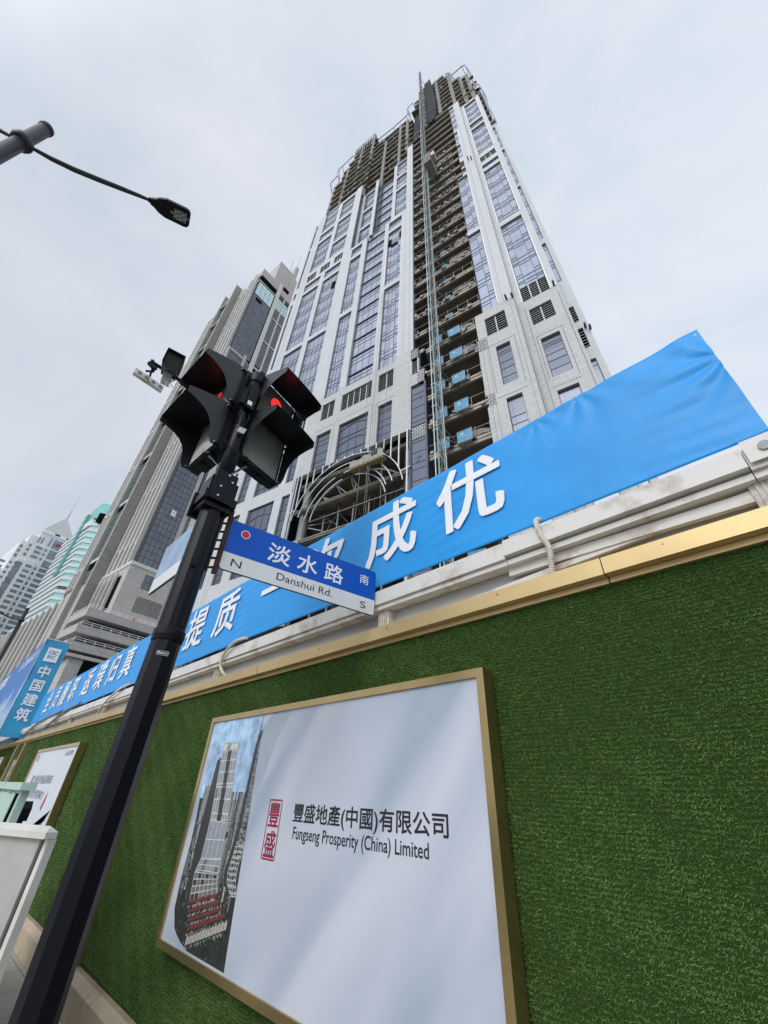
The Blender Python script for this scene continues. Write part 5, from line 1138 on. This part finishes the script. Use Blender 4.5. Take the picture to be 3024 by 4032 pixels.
m = MB(HO); m.beam((-9.3, 20.9, zc + 3.6), (-9.3, 20.9, zc + 5.2), .1); m.box(-9.35, -8.05, 20.9, 21.0, zc + 3.6, zc + 4.3); m.build('cage_guard', M['conc_l'], hoist)
# landing gates --------------------------------------------------------------
names = {0: 'lowest', 1: 'second', 2: 'third', 3: 'fourth', 4: 'fifth', 5: 'sixth', 6: 'seventh', 7: 'eighth', 8: 'ninth', 9: 'tenth'}
for k in range(-3, 11):
    zs = 26.75 + 4 * k; fl = 6 + k
    h = 1.30 if k < 5 else .45
    for side, (a0, a1) in enumerate(((-8.95, -7.65), (-10.75, -9.75))):
        if k < 0 and side: continue
        if k > 4 and side: continue
        where = ('right of' if side == 0 else 'left of')
        lab = ('blue landing gate marked %dF %s the hoist mast' % (fl, where)) if k < 5 else 'blue landing gate lying low on floor %d %s the hoist mast' % (fl, where)
        t_ = 23.6; A0, A1 = a0 * t_ / 24 * 1.0, (a1 if k < 5 else a0 + .7) * t_ / 24 * 1.0
        zz = 1.6 + (zs - 1.6) * t_ / 24
        g_, O_ = tower_thing('landing_gate', (A0 + A1) / 2, t_, zz, lab, 'landing gate', 'blue hoist landing gates on the open floors')
        m = MB(O_); sk = .16
        for (x0, x1) in ((A0, (A0 + A1) / 2 - .01), ((A0 + A1) / 2 + .01, A1)):
            m.prism([(x0, t_, zz + .05), (x1, t_, zz + .05), (x1, t_, zz + h), (x0, t_, zz + h)], (0, .03, 0))
        m.build('mesh_leaf', M['gate'], g_)
        m = MB(O_)
        for x in (A0, A1): m.box(x - .03, x + .03, t_ - .02, t_ + .04, zz, zz + h + .05)
        m.box(A0, A1, t_ - .02, t_ + .04, zz + h, zz + h + .05); m.box(A0, A1, t_ - .02, t_ + .04, zz, zz + .05)
        m.beam((A0 - .3, t_ + .8, zz), (A0, t_, zz + h * .9), .05); m.build('gate_frame', M['teal'], g_)
        if k < 5 and k >= -3:
            m = MB(O_); m.text('%dF' % fl, (A0 + .28, t_ - .01, zz + h * .66), (1, 0, 0), (0, 0, 1), w=.30, h=.20, bold=.02)
            for i in range(7): m.face([(A0 + .18 + i * .09, t_ - .01, zz + h * .50), (A0 + .23 + i * .09, t_ - .01, zz + h * .50), (A0 + .23 + i * .09, t_ - .01, zz + h * .54), (A0 + .18 + i * .09, t_ - .01, zz + h * .54)])
            m.build('gate_marking', M['text_w'], g_)
# floor edge rails with debris and tarps, part of the tower
rr = random.Random(11)
for k in range(0, 20):
    zs = 26.75 + 4 * k; m = MB(TO)
    for (a0, a1) in ((-13.0, -11.0), (-9.9, -5.1 if zs > 44 else -6.0)):
        A0, A1, c, _ = rc(a0, a1, zs, zs, 24.2)
        m.box(A0, A1, 24.1, 24.16, c + .95, c + 1.0)
        n = int((A1 - A0) / 1.1)
        for i in range(n + 1): x = A0 + (A1 - A0) * i / max(1, n); m.box(x - .025, x + .025, 24.1, 24.15, c, c + 1.0 + .3 * rr.random())
        for i in range(int((A1 - A0) * 1.6)):
            x = rr.uniform(A0, A1 - .4); m.box(x, x + rr.uniform(.15, .5), 24.0, 24.14, c - rr.choice((.55, .5, .1)), c - rr.choice((.3, .05, -.18)), rr.choice((0, 1, 2, 2)))
    m.build('edge_railing', [M['steel'], M['conc_p'], M['mull']], tower)
    if k % 3 == 0 or k in (4, 8, 11):
        A0, A1, c, _ = rc(-6.9, -5.2, zs, zs, 24.3); A0 = A0 if k % 2 else A0 - 1
        if zs < 44: A1 -= .9; A0 -= .9
        m = MB(TO); m.grid(lambda u, v: (A0 + (A1 - A0) * u, 24.2 + .05 * math.sin(u * 14), c + (.6 + .25 * math.sin(u * 4)) * v), 20, 2); m.build('dust_sheet', M['conc'], tower)
# ------------------------------------------------------------------ grey stone tower on the left
gA = R_(7.0); C0 = Vector((-88.713, 15.164, 0))
gt = empty('office_tower', tuple(C0), gA, 'grey granite office tower with dark glass corner and deep stone fins, behind the traffic lights', 'office tower'); G0 = (0, 0, 0)
M['gstone'] = panel_mat('granite_brown', (0.33, 0.305, 0.285), 1.3, .75, .03, (.21, .195, .18), axes='SUM', var=.07, stain=.12)
M['gstone2'] = panel_mat('granite_pale', (0.50, 0.475, 0.45), 1.3, .75, .03, (.34, .32, .30), axes='SUM', var=.05, stain=.10)
M['gfin'] = mat('fin_cream', (0.66, 0.64, 0.60), .6, var=.1)
M['gglass'] = glass_mat('dark_office_glass', (0.155, 0.17, 0.195), (1.6, 1.6), var=.2, wob=.02)
M['gglass2'] = glass_mat('pale_office_glass', (0.62, 0.80, 0.80), (1.6, 1.6), var=.12, wob=.02)
M['gmull'] = mat('office_mullion', (.055, .06, .07), .5)
def gwin(x0, x1, y0, y1, z0, z1, axis, sx=1.5, sz=1.6, mt='gglass', mm='gmull', name='window', par=None, w=.07):
    """flat glazed field with a grid of bars; axis 'x' = lies along x facing -y at y0, 'y' = lies along y facing +x at x1"""
    m = MB(G0); m.box(x0, x1, y0, y1, z0, z1); g_ = m.build(name, M[mt], par or gt); m = MB(G0)
    z = z0
    while z <= z1: 
        if axis == 'x': m.box(x0, x1, y0 - .05, y0 - .001, z - w / 2, z + w / 2)
        else: m.box(x1 + .001, x1 + .05, y0, y1, z - w / 2, z + w / 2)
        z += sz
    q0, q1 = (x0, x1) if axis == 'x' else (y0, y1); n = max(1, round((q1 - q0) / sx))
    for i in range(n + 1):
        q = q0 + (q1 - q0) * i / n
        if axis == 'x': m.box(q - w / 2, q + w / 2, y0 - .052, y0 - .002, z0, z1)
        else: m.box(x1 + .002, x1 + .052, q - w / 2, q + w / 2, z0, z1)
    m.build('mullions', M[mm], g_); return g_
def gb(name, mt, *bx, par=None):
    m = MB(G0)
    for b in bx: m.box(*b)
    return m.build(name, M[mt], par or gt)
gb('main_block', 'gstone2', (-40, -.6, .6, 40, 0, 163.5)); gb('parapet', 'gstone2', (-7, .05, -.05, 7.4, 163.2, 166.0))
# right face: glass bay, stone pier, window columns
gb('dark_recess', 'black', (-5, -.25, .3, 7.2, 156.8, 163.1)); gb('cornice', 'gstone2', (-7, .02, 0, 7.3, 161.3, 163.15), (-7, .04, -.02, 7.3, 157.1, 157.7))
gwin(-.6, -.05, .25, 7.1, 148.4, 156.7, 'y', 1.6, 1.6, 'gglass2'); gwin(-.6, -.05, .25, 7.1, 115.2, 148.3, 'y', 1.25, 1.55)
gb('open_vent', 'black', (-.1, .03, 1.3, 3.8, 145.2, 146.9))
gb('pier', 'gfin', (-.6, .45, 7.45, 8.75, 39, 166.2)); gb('pier_shadow_joint', 'black', (-.6, .0, 7.12, 7.44, 115, 156))
for y0, y1 in ((8.85, 11.0), (11.6, 13.6), (14.2, 16.2), (16.8, 18.8), (19.4, 21.4)):
    for z0, z1 in ((144.8, 157.6), (130.0, 143.4), (115.8, 128.6), (101, 112.6), (86, 99), (71, 84), (56.5, 69)):
        if z0 > 140: gwin(-.5, -.05, y0, y1, 150.6, z1, 'y', .8, 1.2, 'gglass2', w=.06); gwin(-.5, -.05, y0, y1, z0, 150.5, 'y', .8, 1.2)
        else: gwin(-.5, -.05, y0, y1, z0, z1, 'y', 1.05, 1.6)
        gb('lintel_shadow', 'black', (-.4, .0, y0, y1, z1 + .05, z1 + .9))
for y in (11.0, 13.6, 16.2, 18.8, 21.4): gb('pier', 'gfin', (-.6, .2, y + .05, y + .55, 56, 160))
for z in (114.0, 128.9, 143.6, 99.2, 84.2, 69.2): gb('string_course', 'gfin', (-.6, .12, 8.8, 22, z, z + .7))
gb('upper_block', 'gstone2', (-12, .3, 7.4, 24, 160.2, 168)); gb('open_vent', 'black', (.25, .33, 9.1, 11.8, 164.3, 167))
# lower glass bay and its frame
gb('bay_frame', 'gstone2', (-.6, .25, -.3, 5.9, 113.4, 114.6), (-.6, .30, 4.9, 5.7, 92, 116.2), (-.6, .25, -.35, .15, 92, 113.4)); gwin(-.5, .05, .15, 4.9, 93, 113.4, 'y', 1.2, 1.6); gwin(-.5, .05, 5.75, 7.4, 93, 113.4, 'y', .85, 1.6)
gwin(-.5, .02, .35, 5.5, 39.4, 92.6, 'y', 1.05, 1.55)
gb('lit_pane', 'gglass2', (.02, .05, 2.9, 3.9, 52.5, 54.0))
gb('pier', 'gstone2', (-.6, .25, 5.6, 6.5, 39, 93)); gb('side_wall', 'gstone2', (-.6, -.02, 6.5, 30, 39, 56.2))
gwin(-.5, .08, 6.9, 9.2, 49, 55.2, 'y', 1.1, 1.5); gwin(-.5, .08, 6.9, 9.2, 57, 91, 'y', 1.1, 1.5); gwin(-.5, .08, 6.9, 9.2, 40.2, 47.6, 'y', 1.1, 1.5)
# left face: corner glazing, fins, storey bands
gwin(-1.6, -.1, .2, .5, 39.4, 157, 'x', .75, 1.55)
zs_b = [45, 61.5, 77.7, 92.7, 107.5, 114.5, 129.3, 144.6, 158]
for i, x in enumerate((-2.2, -4.6, -7.0, -9.6, -12.2)):
    m = MB(G0); top = (163.6, 166.2, 165.0, 161.5, 164.2)[i]; m.box(x - .28, x + .28, -.65, .62, 39, top); m.build('fin', M['gfin'], gt)
    if i < 4: gwin(x - 2.1, x - .3, .35, .6, 39.5, 158, 'x', 1.8, 3.8, 'gglass', w=.09)
for z in zs_b: gb('storey_band', 'gfin', (-12.2, -2.0, -.2, .5, z, z + .55)); gb('storey_band', 'gfin', (-21.1, -15.4, -2.35, -1.96, z - 1.2, z - .4)); gb('storey_band', 'gfin', (-30.4, -21.8, -2.2, -1.72, z - 1.2, z - .6)); gb('open_vent', 'black', (-11.9, -5, .05, .34, z - 1.8, z - .02)); gb('open_vent', 'black', (-21.1, -15.4, -2.1, -1.97, z - 2.6, z - 1.22))
m = MB(G0); m.box(-14.25, -13.6, -2.75, 6, 20, 166); m.build('stone_fin', M['gstone'], gt)
gb('fin', 'gfin', (-13.9, -13.6, -2.95, -2.76, 20, 166.1)); gb('fin', 'gfin', (-15.3, -14.9, -2.3, -1.75, 39, 165))
gb('wing_block', 'gstone2', (-30.5, -14.2, -1.7, 12, 0, 160)); gwin(-20.9, -15.4, -1.95, -1.72, 39, 159, 'x', 1.1, 1.6, 'gglass2', 'gmull')
m = MB(G0); m.box(-21.7, -21.2, -2.75, 2, 20, 166); m.build('stone_fin', M['gstone'], gt); gb('fin', 'gfin', (-21.5, -21.2, -2.95, -2.76, 20, 166.1))
for x, zt in ((-23.6, 160), (-25.6, 158.5), (-27.8, 157), (-30.0, 156)): gb('fin', 'gfin', (x - .22, x + .22, -2.3, -1.72, 39, zt)); gb('window_strip', 'gglass', (x + .3, x + 1.6, -1.85, -1.72, 39, zt - 4))
gb('stone_fin', 'gstone', (-31.6, -31.0, -1.9, 3, 20, 154))
# crown block and aerials
gb('crown_block', 'gstone2', (-14, -.5, 4.9, 12, 163.5, 182)); gb('crown_block', 'gfin', (-8, -.9, 12.05, 14.5, 163.5, 181))
gb('crown_pier', 'gstone2', (-3, .1, 11.4, 12.9, 160, 188.5))
for y, zt in ((9.4, 190.5), (12.0, 199.5)):
    m = MB(G0); m.tube([(-.4, y, 181), (-.4, y, zt)], .2, 6); m.build('aerial', M['gfin'], gt)
# podium
gb('podium', 'gstone2', (-80, .15, -.45, 30, 0, 39.2)); gb('podium_coping', 'gfin', (-80, .3, -.6, -.0, 38.5, 39.35), (-.3, .3, -.0, 12, 38.6, 39.35))
gwin(-.5, .2, 3.0, 5.7, 34.7, 37.6, 'y', 1.3, 1.4); gb('open_grille', 'black', (-.2, .19, 3.0, 8.3, 29.8, 32.9))
m = MB(G0)
for i in range(22): y = 3.0 + .25 * i; m.box(.20, .25, y - .03, y + .03, 29.8, 32.9)
for i in range(13): m.box(.202, .255, 3.0, 8.3, 29.85 + .25 * i - .03, 29.85 + .25 * i + .03)
m.build('grille_bars', M['gstone2'], gt)
x = -1.6; k = 0
while x > -64:
    w_ = 3.6 if k > 5 else 2.6; step = min(1.0, max(0, (k - 5) * .12))
    gb('opening', 'black', (x - w_ + .35, x - .5, -.55, -.42, 29.5, 36.6)); gb('fin', 'gfin', (x - w_ - .25, x - w_ + .2, -1.05, -.56, 20, 37.6 + (k % 2) * .5)); gb('opening', 'black', (x - w_ * .55, x - .35, -.56, -.43, 20, 27.4))
    x -= w_; k += 1
# stepped piers falling away to the left
for k in range(12):
    x = -30 - k * 4.4; zt = 37.5 - k * .1
    gb('stepped_pier', 'gstone2', (x - 1.2, x + .4, -1.7, -.5, 0, zt)); gb('fin', 'gfin', (x - .3, x + .42, -2.1, -1.71, 0, zt + .3))
# projecting balconies
for z, ztop_ in ((23.4, 25.7), (21.0, 22.9), (18.2, 20.3)):
    d_ = (25.7 - ztop_) * .12
    gb('balcony', 'gstone2', (0.2, 8.2 - d_ * .4, -6.0 - d_, 30, ztop_ - 1.30, ztop_))
    m = MB(G0)
    for y in np.arange(-5.9, 16, 1.5): m.box(8.0, 8.06, y, y + .07, ztop_, ztop_ + .62)
    for q in (.30, .62): m.box(8.0, 8.05, -5.9, 16, ztop_ + q - .04, ztop_ + q + .03)
    for x_ in np.arange(1, 8, .9): m.box(x_, x_ + .08, -5.92, -5.84, ztop_, ztop_ + .55)
    m.box(.4, 8, -5.92, -5.87, ztop_ + .52, ztop_ + .57)
    m.build('balcony_railing', M['white'], gt)
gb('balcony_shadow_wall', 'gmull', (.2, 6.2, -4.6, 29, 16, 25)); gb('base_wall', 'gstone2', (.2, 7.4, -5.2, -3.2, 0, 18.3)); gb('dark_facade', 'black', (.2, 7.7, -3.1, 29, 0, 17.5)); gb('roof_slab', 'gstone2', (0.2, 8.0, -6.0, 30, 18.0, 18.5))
m = MB(G0); m.box(7.5, 7.9, 1.2, 1.8, 25.7, 26.3); m.build('planter', mat('orange_red', (.6, .12, .08), .6), gt)

# ------------------------------------------------------------------ teal banded tower
def world_at(az, R, z=0): return Vector((R * math.cos(R_(az)), R * math.sin(R_(az)), z))
tb_c = world_at(176.5, 260); tbk = empty('banded_tower', tuple(tb_c), R_(7.2), 'tower of alternating white and teal bands with a teal crown, left background', 'tower')
M['twhite'] = mat('white_tile', (0.66, 0.69, 0.70), .5, var=.05, vscale=.3); M['tteal'] = glass_mat('teal_glass', (0.20, 0.52, 0.47), (2.5, 3.5), var=.15, metal=.35, rough=.25); M['tteal_d'] = glass_mat('grey_teal_glass', (0.34, 0.48, 0.47), (2.5, 3.5), var=.15, metal=.35, rough=.25)
def tprism(m, poly, z0, z1, mi=0): m.prism([(x, y, z0) for x, y in poly], (0, 0, z1 - z0), mi)
fp = [(-45, 0), (-6, 0), (0, 0), (6, 8), (10, 22), (10, 45), (-45, 45)]
fpi = [(-44.6, .35), (-6, .35), (-.2, .35), (5.7, 8.1), (9.6, 22), (9.6, 44.6), (-44.6, 44.6)]
z = 0; k = 0
while z < 124:
    m = MB(); tprism(m, fp, z, z + 1.9); m.build('white_band', M['twhite'], tbk); m = MB(); tprism(m, fpi, z + 1.9, z + 3.75); m.build('window_band', M['gmull'] if abs(z - 82.5) < 2 else M['tteal'], tbk); z += 3.75; k += 1
m = MB(); tprism(m, [(-2, -.5), (-12, -.5), (-12, 6), (8, 18), (10, 22), (6, 8)], 124, 128.5); m.build('white_band', M['twhite'], tbk)
m = MB(); tprism(m, [(-14, 0), (1, 0), (8, 10), (8, 30), (-14, 30)], 128.5, 139); m.build('crown', M['tteal'], tbk)
m = MB(); m.box(2.0, 8.2, 3.0, 9.9, 126, 131.5) if False else tprism(m, [(2.2, .8), (8.3, 9.2), (8.3, 16), (2, 12)], 125.5, 132.0); m.build('crown_opening', M['black'], tbk)
m = MB(); m.box(-17.5, -13, -1.2, 6, 96, 136); m.build('service_shaft', M['tteal'], tbk)
for zz in np.arange(97, 136, 3.75): m = MB(); m.box(-17.6, -12.95, -1.25, -1.19, zz, zz + .25); m.build('shaft_joint', M['gmull'], tbk)
# white band tops facing the camera get their pale windows darker on the left face
for zz in np.arange(1.9, 122, 3.75): m = MB(); m.box(-44.7, -.6, .28, .34, zz, zz + 1.84); m.build('side_window_band', M['tteal_d'], tbk)

# ------------------------------------------------------------------ white tiled tower with pyramid spire
wc = Vector((-330, 0, 0)); wt = empty('spire_tower', tuple(wc), R_(8), 'white tiled tower with a pyramid roof and needle spire at far left', 'tower')
M['wtile'] = panel_mat('white_wall_tile', (0.80, 0.81, 0.81), 3.5, 1.75, .12, (.60, .61, .62), axes='YZ', var=.05, stain=.10, offset=0)
M['wglass'] = glass_mat('white_tower_glass', (0.27, 0.31, 0.36), (3, 3.5), var=.35, metal=.4, rough=.25)
def wb(name, mt, *bx):
    m = MB()
    for b in bx: m.box(*b)
    return m.build(name, M[mt] if isinstance(mt, str) else mt, wt)
wb('main_block', 'wtile', (-40, 0, -2.3, 22, 0, 131)); wb('top_block', 'wtile', (-38, -.4, -2.2, 20, 131.02, 141)); wb('cornice', 'wtile', (-40, .5, 6.2, 22, 130.6, 131.6), (-39, 0.0, -2.4, 21, 140.2, 141.3))
wb('attic', 'wtile', (-36, -1.2, -1.6, 19, 141.3, 143.6)); wb('side_block', 'wtile', (-40, -.9, -6.3, -2.32, 0, 136.5)); wb('side_block', 'wtile', (-40, -2.5, -8.8, -6.32, 0, 131.5)); wb('side_block', 'wtile', (-45, -5, -13.5, -8.82, 0, 111)); wb('front_block', 'wtile', (-3, .8, -2.4, 3.9, 0, 119.6)); wb('corner_pier', 'wtile', (-3, .45, 13.3, 14.6, 0, 131))
for k in range(30):
    z = 116.5 - 1.72 - 3.45 * k
    if z < 12: break
    wb('window', 'wglass', (.81, .95, -.7, 2.8, z, z + 1.75))
    wb('window', 'wglass', (.02, .18, 4.3, 5.5, z, z + 1.9))
    wb('window', 'wglass', (.02, .2, 7.0, 13.0, z - (0 if k < 2 else 0), z + (1.9 if k > 1 else 2.3)))
    wb('window', 'wglass', (-.89, -.75, -6.0, -5.6, z, z + 1.6)); wb('window', 'wglass', (-2.48, -2.35, -8.4, -7.0, z, z + 1.6)); wb('window', 'wglass', (-4.98, -4.85, -12.8, -10.0, z, z + 1.6))
for z0, z1 in ((124.6, 130.2), (118.1, 122.9)): wb('window', 'wglass', (.02, .22, 6.9, 12.8, z0, z1))
for z in (128.5, 125.2, 121.8): wb('window', 'wglass', (.02, .18, -.8, 2.8, z, z + 1.8)); wb('window', 'wglass', (.02, .18, 4.2, 5.4, z, z + 1.8)); wb('window', 'wglass', (-.89, -.7, -4.6, -3.2, z, z + 1.8)); wb('window', 'wglass', (-2.48, -2.3, -8.3, -6.9, z - 2, z))
wb('emblem_panel', 'wglass', (-.38, .05, 6.6, 12.7, 131.8, 138.6)); wb('tall_window', 'wglass', (-.38, -.2, -1.7, -.9, 132.6, 136.6)); wb('tall_window', 'wglass', (-.38, -.2, .2, 1.0, 132.6, 137)); wb('tall_window', 'wglass', (-.38, -.2, 4.2, 5.2, 132.6, 138.9)); wb('tall_window', 'wglass', (-.38, -.2, 13.6, 14.5, 131.9, 138))
wb('glass_bay', 'wglass', (-2, .3, -5.5, -2.6, 0, 116.5)); wb('bay_hood', 'wtile', (-2, .9, -5.8, -2.42, 116.5, 118.2)); wb('open_vent', 'black', (-1.25, -1.1, 5, 8, 141.8, 143.0), (-1.25, -1.1, 12, 15, 141.8, 143.0))
for z in (141.1,): pass
m = MB()
for i in range(3): m.prism([(.1, 7.9 + i * .75, 134.3 + .12 * i), (.1, 8.9 + i * .75, 134.2 + .12 * i), (.1, 9.9 + i * .7, 136.0 + .12 * i), (.1, 9.0 + i * .7, 136.2 + .12 * i)], (.2, 0, 0))
m.build('red_emblem', mat('red_emblem', (.45, .03, .05), .5), wt)
m = MB(); ap = Vector((-8, 7.2, 160)); q = [Vector((-16, -1.8, 143.6)), Vector((-1.2, -1.8, 143.6)), Vector((-1.2, 16.2, 143.6)), Vector((-16, 16.2, 143.6))]
for i in range(4): m.face([q[i], q[(i + 1) % 4], ap])
m.face(q[::-1]); m.build('pyramid_roof', mat('pale_roof', (.50, .52, .50), .6, var=.05, vscale=.2), wt)
m = MB(); m.tube([(-8, 7.2, 158), (-8, 7.2, 166)], [.75, .5], 8); m.tube([(-8, 7.2, 166), (-8, 7.2, 182)], [.22, .12], 6); m.build('spire', mat('spire_pale', (.55, .52, .54), .5), wt)
# low grey block filling the street edge at far left, below the towers
lb_ = empty('low_building', (-150, 12, 0), R_(7), 'low grey building far along the street at the left edge', 'building'); m = MB(); m.box(-60, 20, 0, 30, 0, 22); m.build('wall', M['gstone2'], lb_)
m = MB()
for z in range(3, 22, 4): m.box(-59, 19, -.1, -.01, z, z + 2)
m.build('window_band', M['gglass'], lb_)
# small teal glazed roof piece seen through the gap under the banner on the right
tg_ = empty('glass_pavilion', (1.2, 46, 0), 0, 'pale teal glazed block glimpsed under the right end of the banner', 'building'); m = MB(); m.box(-4, 6, 0, 8, 0, 14.2); m.build('wall', M['gstone2'], tg_); m = MB(); m.box(-3.8, 5.8, -.1, -.02, 11.6, 14.0); g_ = m.build('window', M['gglass2'], tg_)
m = MB()
for i in range(11): m.box(-3.8 + i * .96, -3.72 + i * .96, -.15, -.11, 11.6, 14)
m.box(-3.8, 5.8, -.15, -.105, 12.7, 12.8); m.build('mullions', M['gmull'], g_)
